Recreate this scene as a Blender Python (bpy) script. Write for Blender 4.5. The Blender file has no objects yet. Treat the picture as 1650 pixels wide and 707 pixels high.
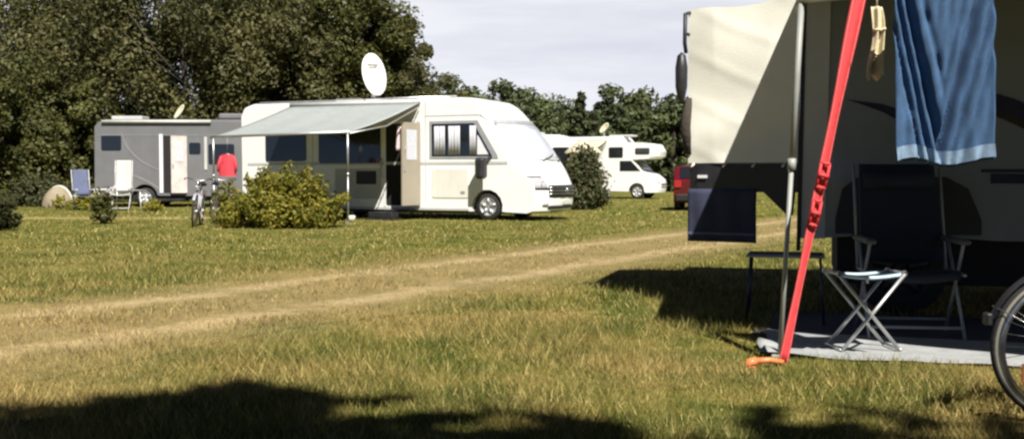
import bpy, math, random
import numpy as np
from mathutils import Vector, Matrix, Quaternion
random.seed(7)
rng = np.random.default_rng(11)
S = bpy.context.scene
COL = S.collection
R = math.radians
PI = math.pi
sin, cos = math.sin, math.cos

# ------------------------------------------------------------------ helpers
class MB:
    """collects shapes; build() links them as ONE mesh object"""
    def __init__(s):
        s.v = []; s.f = []; s.sm = []; s.mi = []; s.cur = 0
    def add(s, vs, fs, smooth=False):
        o = len(s.v)
        s.v += [tuple(p) for p in vs]
        for f in fs:
            s.f.append(tuple(i + o for i in f)); s.sm.append(smooth); s.mi.append(s.cur)
        return s
    def box(s, x0, x1, y0, y1, z0, z1, bev=0.0):
        if bev > 0:
            b = min(bev, (x1-x0)*.45, (y1-y0)*.45, (z1-z0)*.45)
            vs = []; 
            import itertools
            idx = {}
            for sx, sy, sz in itertools.product((0,1),(0,1),(0,1)):
                X = (x0, x1)[sx]; Y = (y0, y1)[sy]; Z = (z0, z1)[sz]
                dx = b if sx == 0 else -b; dy = b if sy == 0 else -b; dz = b if sz == 0 else -b
                for k, p in (('x', (X, Y+dy, Z+dz)), ('y', (X+dx, Y, Z+dz)), ('z', (X+dx, Y+dy, Z))):
                    idx[(sx,sy,sz,k)] = len(vs); vs.append(p)
            fs = []
            I = lambda a,b_,c,k: idx[(a,b_,c,k)]
            fs += [(I(0,0,0,'x'),I(0,0,1,'x'),I(0,1,1,'x'),I(0,1,0,'x')), (I(1,0,0,'x'),I(1,1,0,'x'),I(1,1,1,'x'),I(1,0,1,'x'))]
            fs += [(I(0,0,0,'y'),I(1,0,0,'y'),I(1,0,1,'y'),I(0,0,1,'y')), (I(0,1,0,'y'),I(0,1,1,'y'),I(1,1,1,'y'),I(1,1,0,'y'))]
            fs += [(I(0,0,0,'z'),I(0,1,0,'z'),I(1,1,0,'z'),I(1,0,0,'z')), (I(0,0,1,'z'),I(1,0,1,'z'),I(1,1,1,'z'),I(0,1,1,'z'))]
            for a in (0,1):
                for c in (0,1):
                    fs.append((I(0,a,c,'y'),I(1,a,c,'y'),I(1,a,c,'z'),I(0,a,c,'z')))
                    fs.append((I(a,0,c,'x'),I(a,1,c,'x'),I(a,1,c,'z'),I(a,0,c,'z')))
                    fs.append((I(a,c,0,'x'),I(a,c,1,'x'),I(a,c,1,'y'),I(a,c,0,'y')))
            for a in (0,1):
                for b_ in (0,1):
                    for c in (0,1):
                        fs.append((I(a,b_,c,'x'),I(a,b_,c,'y'),I(a,b_,c,'z')))
            return s.add(vs, fs)
        vs = [(x0,y0,z0),(x1,y0,z0),(x1,y1,z0),(x0,y1,z0),(x0,y0,z1),(x1,y0,z1),(x1,y1,z1),(x0,y1,z1)]
        return s.add(vs, [(3,2,1,0),(4,5,6,7),(0,1,5,4),(1,2,6,5),(2,3,7,6),(3,0,4,7)])
    def prism(s, pts, y0, y1):
        """polygon of (x, z) extruded along y"""
        n = len(pts)
        vs = [(x, y0, z) for x, z in pts] + [(x, y1, z) for x, z in pts]
        fs = [tuple(range(n)), tuple(range(2*n-1, n-1, -1))]
        fs += [(i, i+n, (i+1) % n + n, (i+1) % n) for i in range(n)]
        return s.add(vs, fs)
    def tube(s, pts, r, n=8, closed=False, smooth=True):
        P = [Vector(p) for p in pts]; m = len(P)
        rr = r if isinstance(r, (list, tuple)) else [r]*m
        vs = []; up = None
        for i in range(m):
            a = P[(i-1) % m] if (closed or i > 0) else P[i]
            b = P[(i+1) % m] if (closed or i < m-1) else P[i]
            d = (b-a).normalized()
            if up is None:
                up = Vector((0,0,1)) if abs(d.z) < .9 else Vector((1,0,0))
            u = d.cross(up)
            if u.length < 1e-4: u = d.cross(Vector((0,1,0)))
            u.normalize(); w = u.cross(d).normalized(); up = w
            for k in range(n):
                t = 2*PI*k/n
                vs.append(P[i] + (u*cos(t) + w*sin(t))*rr[i])
        fs = []
        for i in range(m if closed else m-1):
            j = (i+1) % m
            for k in range(n):
                l = (k+1) % n
                fs.append((i*n+k, i*n+l, j*n+l, j*n+k))
        if not closed:
            fs.append(tuple(range(n-1, -1, -1))); fs.append(tuple((m-1)*n+k for k in range(n)))
        return s.add(vs, fs, smooth)
    def lathe(s, prof, n=24, axis='z', c=(0,0,0), smooth=True, caps=False):
        """prof: (radius, height) list"""
        vs = []; m = len(prof)
        for r_, h in prof:
            for k in range(n):
                t = 2*PI*k/n; a = r_*cos(t); b = r_*sin(t)
                p = (a, b, h) if axis == 'z' else ((a, h, b) if axis == 'y' else (h, a, b))
                vs.append((p[0]+c[0], p[1]+c[1], p[2]+c[2]))
        fs = []
        for i in range(m-1):
            for k in range(n):
                l = (k+1) % n
                fs.append((i*n+k, i*n+l, (i+1)*n+l, (i+1)*n+k))
        if caps and prof[0][0] > 1e-5: fs.append(tuple(range(n)))
        if caps and prof[-1][0] > 1e-5: fs.append(tuple((m-1)*n+k for k in range(n)))
        return s.add(vs, fs, smooth)
    def grid(s, fn, nu, nv, smooth=True, thick=None):
        vs = [fn(i/nu, j/nv) for i in range(nu+1) for j in range(nv+1)]
        q = lambda i, j: i*(nv+1)+j
        fs = [(q(i,j), q(i+1,j), q(i+1,j+1), q(i,j+1)) for i in range(nu) for j in range(nv)]
        if thick:
            o = len(vs); t = Vector(thick)
            vs = vs + [tuple(Vector(p)+t) for p in vs]
            fs = fs + [(q(i,j)+o, q(i,j+1)+o, q(i+1,j+1)+o, q(i+1,j)+o) for i in range(nu) for j in range(nv)]
            for i in range(nu):
                fs.append((q(i,0), q(i,0)+o, q(i+1,0)+o, q(i+1,0))); fs.append((q(i,nv), q(i+1,nv), q(i+1,nv)+o, q(i,nv)+o))
            for j in range(nv):
                fs.append((q(0,j), q(0,j+1), q(0,j+1)+o, q(0,j)+o)); fs.append((q(nu,j), q(nu,j)+o, q(nu,j+1)+o, q(nu,j+1)))
        return s.add(vs, fs, smooth)
    def build(s, name, mats, parent=None, fix=True, **tags):
        me = bpy.data.meshes.new(name)
        me.from_pydata(s.v, [], s.f)
        if not isinstance(mats, (list, tuple)): mats = [mats]
        for m in mats: me.materials.append(m)
        me.polygons.foreach_set('use_smooth', s.sm)
        me.polygons.foreach_set('material_index', s.mi)
        if fix:
            import bmesh
            bm = bmesh.new(); bm.from_mesh(me); bmesh.ops.recalc_face_normals(bm, faces=bm.faces); bm.to_mesh(me); bm.free()
        me.update()
        o = bpy.data.objects.new(name, me); COL.objects.link(o)
        if parent: o.parent = parent
        for k, v in tags.items(): o[k] = v
        return o

def raw_mesh(name, V, F, mat, parent=None, smooth=False):
    """numpy verts (n,3), faces (m,k)"""
    me = bpy.data.meshes.new(name); k = F.shape[1]
    me.vertices.add(len(V)); me.vertices.foreach_set('co', V.astype(np.float32).ravel())
    me.loops.add(F.size); me.loops.foreach_set('vertex_index', F.astype(np.int32).ravel())
    me.polygons.add(len(F)); me.polygons.foreach_set('loop_start', np.arange(0, F.size, k, dtype=np.int32))
    me.polygons.foreach_set('use_smooth', np.full(len(F), smooth))
    me.update(calc_edges=True); me.materials.append(mat)
    o = bpy.data.objects.new(name, me); COL.objects.link(o)
    if parent: o.parent = parent
    return o

def thing(name, label, cat, loc=(0,0,0), rz=0, group=None):
    o = bpy.data.objects.new(name, None); COL.objects.link(o)
    o.empty_display_size = .2
    o.location = loc; o.rotation_euler = (0,0,rz); o['label'] = label; o['category'] = cat
    if group: o['group'] = group
    return o
def tag(o, label, cat, group=None):
    o['label'] = label; o['category'] = cat
    if group: o['group'] = group
    return o
def dup(root, loc, rz, label, group=None, scale=None):
    def cp(o, par):
        c = o.copy(); COL.objects.link(c)
        if par: c.parent = par
        for ch in kids.get(o.name, []): cp(ch, c)
        return c
    kids = {}
    for o in list(COL.objects):
        if o.parent: kids.setdefault(o.parent.name, []).append(o)
    r = cp(root, None); r.location = loc; r.rotation_euler = (0,0,rz); r['label'] = label
    if group: r['group'] = group
    if scale: r.scale = scale
    return r

# ------------------------------------------------------------------ materials
def new_mat(name):
    m = bpy.data.materials.new(name); m.use_nodes = True
    nt = m.node_tree; nt.nodes.clear()
    return m, nt
def N(nt, t, **kw):
    n = nt.nodes.new(t)
    for k, v in kw.items():
        if k.startswith('_'): setattr(n, k[1:], v)
        else: n.inputs[k.replace('__', ' ')].default_value = v
    return n
def L(nt, a, b): nt.links.new(a, b)
def math_n(nt, op, a, b=None, clamp=False):
    n = nt.nodes.new('ShaderNodeMath'); n.operation = op; n.use_clamp = clamp
    for i, x in enumerate((a, b)):
        if x is None: continue
        if isinstance(x, (int, float)): n.inputs[i].default_value = x
        else: L(nt, x, n.inputs[i])
    return n.outputs[0]
def mix_c(nt, f, a, b, blend='MIX'):
    n = nt.nodes.new('ShaderNodeMix'); n.data_type = 'RGBA'; n.blend_type = blend
    for sock, x in ((n.inputs[0], f), (n.inputs[6], a), (n.inputs[7], b)):
        if isinstance(x, (int, float)): sock.default_value = x
        elif isinstance(x, tuple): sock.default_value = (*x[:3], 1)
        else: L(nt, x, sock)
    return n.outputs[2]
def ramp(nt, f, stops):
    n = nt.nodes.new('ShaderNodeValToRGB'); e = n.color_ramp.elements
    while len(e) < len(stops): e.new(.5)
    for i, (p, c) in enumerate(stops):
        e[i].position = p
        e[i].color = (c, c, c, 1) if isinstance(c, (int, float)) else (*c, 1)
    L(nt, f, n.inputs[0]); return n.outputs[0]
def smooth(nt, x, a, b):
    n = nt.nodes.new('ShaderNodeMapRange'); n.interpolation_type = 'SMOOTHSTEP'
    n.inputs[1].default_value = a; n.inputs[2].default_value = b
    L(nt, x, n.inputs[0]); return n.outputs[0]
def noise(nt, vec, scale, detail=4, rough=.55):
    n = N(nt, 'ShaderNodeTexNoise', Scale=scale, Detail=detail, Roughness=rough)
    if vec is not None: L(nt, vec, n.inputs['Vector'])
    return n.outputs[0]

def pmat(name, col, rough=.5, metal=0., var=.12, scale=6., bump=0., bscale=40., spec=.5, coat=0., trans=0., streak=0.):
    m, nt = new_mat(name)
    out = N(nt, 'ShaderNodeOutputMaterial'); p = N(nt, 'ShaderNodeBsdfPrincipled', Metallic=metal)
    p.inputs['Specular IOR Level'].default_value = spec; p.inputs['Coat Weight'].default_value = coat
    tc = N(nt, 'ShaderNodeTexCoord'); o = tc.outputs['Object']
    f = noise(nt, o, scale, 5)
    f = ramp(nt, f, [(.3, 0.), (.7, 1.)])
    dark = tuple(c*(1-var) for c in col); lite = tuple(min(1, c*(1+var*.6)) for c in col)
    c = mix_c(nt, f, dark, lite)
    if streak > 0:
        mp = N(nt, 'ShaderNodeMapping'); mp.inputs['Scale'].default_value = (7, 7, .6); L(nt, o, mp.inputs[0])
        g = ramp(nt, noise(nt, mp.outputs[0], 2., 4), [(.5, 0.), (.75, streak)])
        c = mix_c(nt, g, c, (.22, .21, .18))
    L(nt, c, p.inputs['Base Color'])
    r = math_n(nt, 'MULTIPLY_ADD', f, .12); nt.nodes[-1].inputs[2].default_value = max(0, rough-.06)
    L(nt, r, p.inputs['Roughness'])
    if bump > 0:
        b = N(nt, 'ShaderNodeBump', Strength=bump, Distance=.02); L(nt, noise(nt, o, bscale, 4), b.inputs['Height']); L(nt, b.outputs[0], p.inputs['Normal'])
    sh = p.outputs[0]
    if trans > 0:
        t = N(nt, 'ShaderNodeBsdfTranslucent'); L(nt, c, t.inputs[0])
        mx = N(nt, 'ShaderNodeMixShader', Fac=trans); L(nt, sh, mx.inputs[1]); L(nt, t.outputs[0], mx.inputs[2]); sh = mx.outputs[0]
    L(nt, sh, out.inputs[0])
    return m

def leaf_mat(name, cols, var=.35, trans=.25, patch=.7):
    m, nt = new_mat(name)
    out = N(nt, 'ShaderNodeOutputMaterial')
    g = N(nt, 'ShaderNodeNewGeometry'); oi = N(nt, 'ShaderNodeObjectInfo')
    big = noise(nt, g.outputs['Position'], patch, 3)
    c = mix_c(nt, ramp(nt, big, [(.35, 0.), (.65, 1.)]), cols[0], cols[1])
    c = mix_c(nt, ramp(nt, g.outputs['Random Per Island'], [(.55, 0.), (1., .8)]), c, cols[2])
    hv = N(nt, 'ShaderNodeHueSaturation', Saturation=1., Hue=.5)
    v = math_n(nt, 'MULTIPLY_ADD', oi.outputs['Random'], var); nt.nodes[-1].inputs[2].default_value = 1-var/2
    L(nt, v, hv.inputs['Value']); L(nt, c, hv.inputs['Color'])
    p = N(nt, 'ShaderNodeBsdfPrincipled', Roughness=.55); p.inputs['Specular IOR Level'].default_value = .25
    t = N(nt, 'ShaderNodeBsdfTranslucent'); mx = N(nt, 'ShaderNodeMixShader', Fac=trans)
    L(nt, hv.outputs[0], p.inputs['Base Color']); L(nt, hv.outputs[0], t.inputs[0])
    L(nt, p.outputs[0], mx.inputs[1]); L(nt, t.outputs[0], mx.inputs[2]); L(nt, mx.outputs[0], out.inputs[0])
    return m

def ground_color(nt):
    """dry meadow with a two-rut track; shared by the soil sheets and the blades"""
    g = N(nt, 'ShaderNodeNewGeometry'); P = g.outputs['Position']
    sx = N(nt, 'ShaderNodeSeparateXYZ'); L(nt, P, sx.inputs[0]); x, y = sx.outputs[0], sx.outputs[1]
    flat = N(nt, 'ShaderNodeCombineXYZ'); L(nt, x, flat.inputs[0]); L(nt, y, flat.inputs[1]); P = flat.outputs[0]
    n1 = noise(nt, P, .45, 4); n2 = noise(nt, P, 1.6, 5, .6); n3 = noise(nt, P, 9., 5, .65)
    u = math_n(nt, 'SUBTRACT', math_n(nt, 'MULTIPLY', math_n(nt, 'ADD', x, .67), .866), math_n(nt, 'MULTIPLY', math_n(nt, 'SUBTRACT', y, 12.4), .5))
    u = math_n(nt, 'ADD', u, math_n(nt, 'MULTIPLY', math_n(nt, 'SUBTRACT', n1, .5), .7))
    a = math_n(nt, 'ABSOLUTE', u)
    a = math_n(nt, 'ADD', a, math_n(nt, 'MULTIPLY', math_n(nt, 'SUBTRACT', n2, .5), .35))
    a = math_n(nt, 'ADD', a, math_n(nt, 'MULTIPLY', math_n(nt, 'SUBTRACT', n3, .5), .5))
    dsum = math_n(nt, 'ADD', math_n(nt, 'MULTIPLY', n3, .7), math_n(nt, 'ADD', n2, .10), True)
    dry = math_n(nt, 'MULTIPLY', smooth(nt, a, 2.3, .7), dsum, True)
    rut = math_n(nt, 'MULTIPLY', smooth(nt, math_n(nt, 'ABSOLUTE', math_n(nt, 'SUBTRACT', a, .8)), .36, .03), smooth(nt, math_n(nt, 'ADD', n2, math_n(nt, 'MULTIPLY', n3, .5)), .5, .85))
    # pale strip in front of the far camper
    st = math_n(nt, 'MULTIPLY', smooth(nt, math_n(nt, 'ABSOLUTE', math_n(nt, 'SUBTRACT', y, 28.3)), 1.3, .4), smooth(nt, x, -5.6, -7.5))
    st = math_n(nt, 'MULTIPLY', st, smooth(nt, n2, .3, .55))
    green = mix_c(nt, ramp(nt, n2, [(.38, 0.), (.62, 1.)]), (.085, .112, .018), (.205, .192, .036))
    far = smooth(nt, y, 9., 15.)
    dryg = mix_c(nt, n3, (.20, .15, .042), (.46, .345, .13))
    amt = math_n(nt, 'ADD', smooth(nt, n1, .42, .66), math_n(nt, 'MULTIPLY', smooth(nt, n2, .45, .7), .6), True)
    amt = math_n(nt, 'MULTIPLY', amt, math_n(nt, 'SUBTRACT', .92, math_n(nt, 'MULTIPLY', far, .58)))
    c = mix_c(nt, amt, green, dryg)
    straw = mix_c(nt, n3, (.24, .18, .072), (.46, .34, .165))
    c = mix_c(nt, math_n(nt, 'MULTIPLY', dry, .85), c, straw)
    c = mix_c(nt, math_n(nt, 'MULTIPLY', rut, .8), c, mix_c(nt, n2, (.48, .36, .19), (.62, .48, .27)))
    c = mix_c(nt, math_n(nt, 'MULTIPLY', st, .75), c, (.47, .38, .15))
    return c, P

def make_ground_mat():
    m, nt = new_mat('meadow_soil'); out = N(nt, 'ShaderNodeOutputMaterial')
    c, P = ground_color(nt)
    v = noise(nt, P, 28., 4, .7)
    c = mix_c(nt, ramp(nt, v, [(.3, .55), (.62, 0.)]), c, (.05, .045, .018))
    p = N(nt, 'ShaderNodeBsdfPrincipled', Roughness=.95); p.inputs['Specular IOR Level'].default_value = .1
    L(nt, c, p.inputs['Base Color'])
    b = N(nt, 'ShaderNodeBump', Strength=.7, Distance=.05); L(nt, math_n(nt, 'ADD', v, noise(nt, P, 5., 4)), b.inputs['Height']); L(nt, b.outputs[0], p.inputs['Normal'])
    L(nt, p.outputs[0], out.inputs[0]); return m
def make_blade_mat():
    m, nt = new_mat('grass_blades'); out = N(nt, 'ShaderNodeOutputMaterial')
    c, P = ground_color(nt)
    g = N(nt, 'ShaderNodeNewGeometry'); rnd = g.outputs['Random Per Island']
    c = mix_c(nt, ramp(nt, rnd, [(0., .75), (.38, 0.)]), c, (.045, .065, .012))
    c = mix_c(nt, ramp(nt, rnd, [(.62, 0.), (1., .9)]), c, (.64, .50, .20))
    p = N(nt, 'ShaderNodeBsdfPrincipled', Roughness=.6); p.inputs['Specular IOR Level'].default_value = .2
    t = N(nt, 'ShaderNodeBsdfTranslucent'); mx = N(nt, 'ShaderNodeMixShader', Fac=.3)
    L(nt, c, p.inputs['Base Color']); L(nt, c, t.inputs[0])
    L(nt, p.outputs[0], mx.inputs[1]); L(nt, t.outputs[0], mx.inputs[2]); L(nt, mx.outputs[0], out.inputs[0]); return m

M = dict(
    white=pmat('white_gelcoat', (.82,.81,.78), .3, var=.04, scale=2., coat=.3, streak=.04),
    cream=pmat('cream_gelcoat', (.72,.69,.62), .35, var=.06, scale=2., coat=.2, streak=.15),
    tan=pmat('beige_door_lining', (.33,.29,.225), .5, var=.08, scale=3.),
    doorpink=pmat('pinkish_white_door', (.62,.55,.52), .5, var=.25, scale=2.5),
    polegrey=pmat('dull_grey_pole', (.30,.31,.285), .5, var=.12),
    stripe=pmat('silver_stripe', (.22,.22,.22), .45, var=.1),
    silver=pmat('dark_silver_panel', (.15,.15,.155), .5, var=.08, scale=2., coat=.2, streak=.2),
    lightgrey=pmat('light_grey_paint', (.50,.50,.48), .45, var=.08, scale=3.),
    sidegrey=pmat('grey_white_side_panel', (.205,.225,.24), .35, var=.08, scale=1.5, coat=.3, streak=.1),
    navy=pmat('navy_graphic', (.014,.016,.05), .4, var=.15),
    black=pmat('black_plastic', (.018,.018,.02), .5, var=.3, bump=.1),
    dark=pmat('dark_interior', (.016,.014,.016), .9, var=.3),
    rubber=pmat('black_rubber', (.02,.02,.02), .85, var=.3, bump=.2),
    glass=pmat('dark_window_glass', (.012,.014,.018), .08, var=.1, spec=.6),
    screen=pmat('silvered_window_screen', (.56,.59,.64), .22, var=.12, scale=3., coat=.8),
    blind=pmat('white_window_blind', (.74,.74,.76), .35, var=.05, coat=.5),
    curtain=pmat('pale_curtain', (.55,.56,.60), .8, var=.12, scale=20.),
    chrome=pmat('bright_metal', (.62,.62,.62), .3, metal=1., var=.1),
    alu=pmat('matt_aluminium', (.58,.58,.58), .42, metal=.8, var=.12, scale=15.),
    greypaint=pmat('grey_painted_metal', (.30,.31,.32), .5, var=.1),
    rim=pmat('alloy_rim', (.55,.55,.57), .4, metal=.6, var=.1),
    lamp=pmat('clear_lamp_glass', (.42,.42,.44), .12, var=.2, spec=.8),
    awn=pmat('pale_grey_awning_cloth', (.29,.315,.31), .8, var=.07, scale=5., trans=.0, bump=.1, bscale=120.),
    awnd=pmat('anthracite_awning_cloth', (.085,.085,.088), .85, var=.12, scale=4., trans=.05),
    awnn=pmat('blue_grey_awning_cloth', (.20,.22,.25), .85, var=.08, trans=.04),
    cover=pmat('cream_cover_cloth', (.82,.80,.70), .75, var=.04, scale=3., bump=.15, bscale=90., trans=.06),
    redstrap=pmat('red_webbing', (.62,.045,.05), .6, var=.12, scale=30., bump=.3, bscale=250.),
    redstitch=pmat('pale_red_stitching', (.68,.16,.15), .8, var=.3, scale=90.),
    orange=pmat('orange_plastic', (.75,.22,.08), .45, var=.1),
    towel=pmat('blue_terry_towel', (.055,.12,.235), .95, var=.22, scale=14., bump=.6, bscale=220.),
    hem=pmat('pale_blue_towel_hem', (.20,.29,.40), .95, var=.15, scale=40., bump=.5, bscale=220.),
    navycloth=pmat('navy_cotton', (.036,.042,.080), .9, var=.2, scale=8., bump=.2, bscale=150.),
    chaircloth=pmat('dark_navy_chair_fabric', (.014,.021,.036), .85, var=.25, scale=9., bump=.2, bscale=150.),
    armgrey=pmat('grey_armrest', (.09,.095,.09), .6, var=.1),
    stoolcloth=pmat('pale_blue_webbing', (.50,.66,.74), .7, var=.1, scale=30.),
    mat=pmat('grey_white_groundsheet', (.33,.34,.34), .8, var=.18, scale=6., bump=.4, bscale=25.),
    cord=pmat('pale_cotton_cord', (.62,.54,.36), .9, var=.2, scale=60.),
    pink=pmat('pale_pink_cloth', (.62,.5,.53), .9, var=.15, scale=10.),
    redcloth=pmat('red_jacket_cloth', (.62,.05,.07), .8, var=.2, scale=8.),
    redpaint=pmat('dark_red_car_paint', (.10,.007,.012), .25, coat=.6, var=.08),
    tail=pmat('red_lamp_plastic', (.35,.02,.02), .2, var=.1),
    beige=pmat('beige_tent_cloth', (.30,.25,.17), .8, var=.25, scale=5., trans=.1),
    bluecloth=pmat('faded_blue_cloth', (.10,.12,.20), .85, var=.2, scale=6.),
    paleback=pmat('pale_cream_cloth', (.56,.57,.50), .85, var=.06),
    bikeframe=pmat('dark_bicycle_paint', (.03,.03,.035), .3, coat=.4, var=.1),
    bikegrey=pmat('grey_bicycle_paint', (.42,.41,.46), .35, coat=.3, var=.1),
    tyrewall=pmat('tan_grey_tyre_wall', (.20,.19,.15), .8, var=.2),
    bark=pmat('bark', (.045,.036,.028), .95, var=.35, scale=8., bump=.8, bscale=18.),
    dish=pmat('pale_dish_paint', (.72,.70,.66), .4, var=.06),
    dishy=pmat('yellowed_dish_paint', (.72,.68,.46), .45, var=.06),
    creamcloth=pmat('cream_sunshade_cloth', (.62,.56,.42), .85, var=.1, trans=.1),
)
M['willow'] = leaf_mat('olive_willow_leaves', [(.058,.060,.022),(.132,.126,.046),(.185,.17,.07)], patch=.35, trans=.35)
M['dleaf'] = leaf_mat('dark_green_leaves', [(.026,.031,.012),(.052,.056,.020),(.078,.078,.028)], patch=.4)
M['bleaf'] = leaf_mat('mid_green_leaves', [(.050,.058,.016),(.108,.110,.030),(.155,.145,.044)], patch=.6, trans=.3)
M['fleaf'] = leaf_mat('far_blue_green_leaves', [(.048,.064,.028),(.085,.10,.038),(.115,.13,.05)], patch=.3)
M['yleaf'] = leaf_mat('yellow_green_bush_leaves', [(.10,.115,.014),(.25,.225,.028),(.42,.34,.06)], patch=2.2, trans=.35)
M['rleaf'] = leaf_mat('dark_reddish_bush_leaves', [(.05,.06,.025),(.085,.095,.035),(.12,.085,.05)], patch=1.2)
GM = make_ground_mat(); BM_ = make_blade_mat()

# ------------------------------------------------------------------ camera, light, sky
H = 1.1; F = 1770.0
cam = bpy.data.cameras.new('camera'); co = bpy.data.objects.new('camera', cam); COL.objects.link(co)
cam.sensor_width = 36; cam.lens = 36*F/1650; cam.clip_end = 2000; cam.clip_start = .05
co.location = (0, 0, H); co.rotation_euler = (R(90)-math.atan(70.5/F), 0, 0)
S.camera = co
SUN = Vector((.35, -.94, 1.18)).normalized()
sl = bpy.data.lights.new('sun', 'SUN'); so = bpy.data.objects.new('sun', sl); COL.objects.link(so)
sl.energy = 5.0; sl.angle = R(.55); sl.color = (1, .955, .88)
so.rotation_euler = SUN.to_track_quat('Z', 'Y').to_euler(); so.location = (3, -8, 15)
W = bpy.data.worlds.new('World'); S.world = W; W.use_nodes = True
nt = W.node_tree; nt.nodes.clear()
wo = N(nt, 'ShaderNodeOutputWorld'); bg = N(nt, 'ShaderNodeBackground', Strength=.05)
sk = nt.nodes.new('ShaderNodeTexSky'); sk.sky_type = 'NISHITA'; sk.sun_disc = False
sk.sun_elevation = math.asin(SUN.z); sk.sun_rotation = math.atan2(SUN.x, SUN.y); sk.air_density = .22; sk.dust_density = .05; sk.ozone_density = 1.2
tc = N(nt, 'ShaderNodeTexCoord'); mp = N(nt, 'ShaderNodeMapping'); mp.inputs['Scale'].default_value = (1.3, 1.3, 9.)
L(nt, tc.outputs['Generated'], mp.inputs[0])
cl = noise(nt, mp.outputs[0], 2.4, 6, .6)
cf = ramp(nt, cl, [(.36, .80), (.50, .90), (.64, 1.04)])
sz = N(nt, 'ShaderNodeSeparateXYZ'); L(nt, tc.outputs['Generated'], sz.inputs[0])
cf = math_n(nt, 'MULTIPLY', math_n(nt, 'MULTIPLY', cf, smooth(nt, sz.outputs[2], .30, .15)), smooth(nt, sz.outputs[1], .1, .6))
sc_ = mix_c(nt, cf, sk.outputs[0], (10.0, 10.15, 10.9))
L(nt, sc_, bg.inputs[0]); L(nt, bg.outputs[0], wo.inputs[0])
S.view_settings.view_transform = 'Standard'; S.view_settings.look = 'None'; S.view_settings.exposure = .80; S.view_settings.gamma = 1
S.cycles.max_bounces = 6; S.cycles.transparent_max_bounces = 6
S.cycles.filter_width = 2.5
S.cycles.use_denoising = True

# ------------------------------------------------------------------ ground and grass
g = MB(); g.add([(-700,-300,0),(700,-300,0),(700,900,0),(-700,900,0)], [(0,1,2,3)])
g.build('ground', GM, kind='structure')
tk = MB()
def trk(u, v):
    w = (u-.5)*3.4*(1+.12*sin(v*37)+.08*sin(v*91+u*3)); t = -14 + 62*v
    return (-.67+.5*t+.866*w, 12.4+.866*t-.5*w, .004)
tk.grid(trk, 2, 120); tk.build('dirt_track', GM, kind='structure')
pt = MB(); pt.grid(lambda u, v: (-30+24*u, 28.3+(v-.5)*2.4*(1+.15*sin(u*50)), .004), 40, 2); pt.build('path', GM, kind='structure')

def track_u(x, y): return (x+.67)*.866-(y-12.4)*.5
def blades(n, y0, y1, hmin, hmax, wid, margin=1.1, ypow=1.0):
    y = y0+(y1-y0)*rng.random(n)**ypow
    x = (rng.random(n)*2-1)*(.475*y*margin+.3)
    # tuft clustering
    x += rng.normal(0, .03, n); y += rng.normal(0, .03, n)
    u = np.abs(track_u(x, y)); on = np.clip((1.9-u)/.9, 0, 1)*np.where(u < .45, .75, 1.)*(.75+.25*np.sin(x*5.1+2*np.sin(y*3.3)))
    hump = .5+.5*np.sin(x*2.3+1.7*np.sin(y*1.1))*np.sin(y*1.9+1.3*np.sin(x*1.4))
    h = (hmin+(hmax-hmin)*rng.random(n)**2.2)*(.45+1.05*hump)*(1-.68*on)
    keep = rng.random(n) > on*.30
    # keep the groundsheet clear
    q = (x-1.5)*.966-(y-6.62)*.259; r_ = (x-1.5)*.259+(y-6.62)*.966
    keep &= ~((q > .02) & (r_ > .02) & (r_ < 2.25))
    x, y, h = x[keep], y[keep], h[keep]; n = len(x)
    a = rng.random(n)*2*PI; w = wid*(.6+.8*rng.random(n)); ln = h*(.25+.9*rng.random(n)); b = rng.random(n)*2*PI
    dx, dy = np.cos(a)*w/2, np.sin(a)*w/2
    V = np.zeros((n, 3, 3))
    V[:,0] = np.stack([x-dx, y-dy, np.zeros(n)-.003], 1); V[:,1] = np.stack([x+dx, y+dy, np.zeros(n)-.003], 1)
    V[:,2] = np.stack([x+np.cos(b)*ln, y+np.sin(b)*ln, h], 1)
    return V.reshape(-1, 3)
VV = np.concatenate([blades(220000, 3.6, 8.5, .012, .085, .0052, 1.4), blades(135000, 8.0, 15.5, .015, .085, .009, 1.25),
                     blades(80000, 15, 30, .015, .065, .020), blades(26000, 29, 60, .02, .08, .045)])
gr = raw_mesh('grass', VV, np.arange(len(VV)).reshape(-1, 3), BM_)
gr['kind'] = 'stuff'; gr['label'] = 'short dry meadow grass in green and straw tones'

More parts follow.
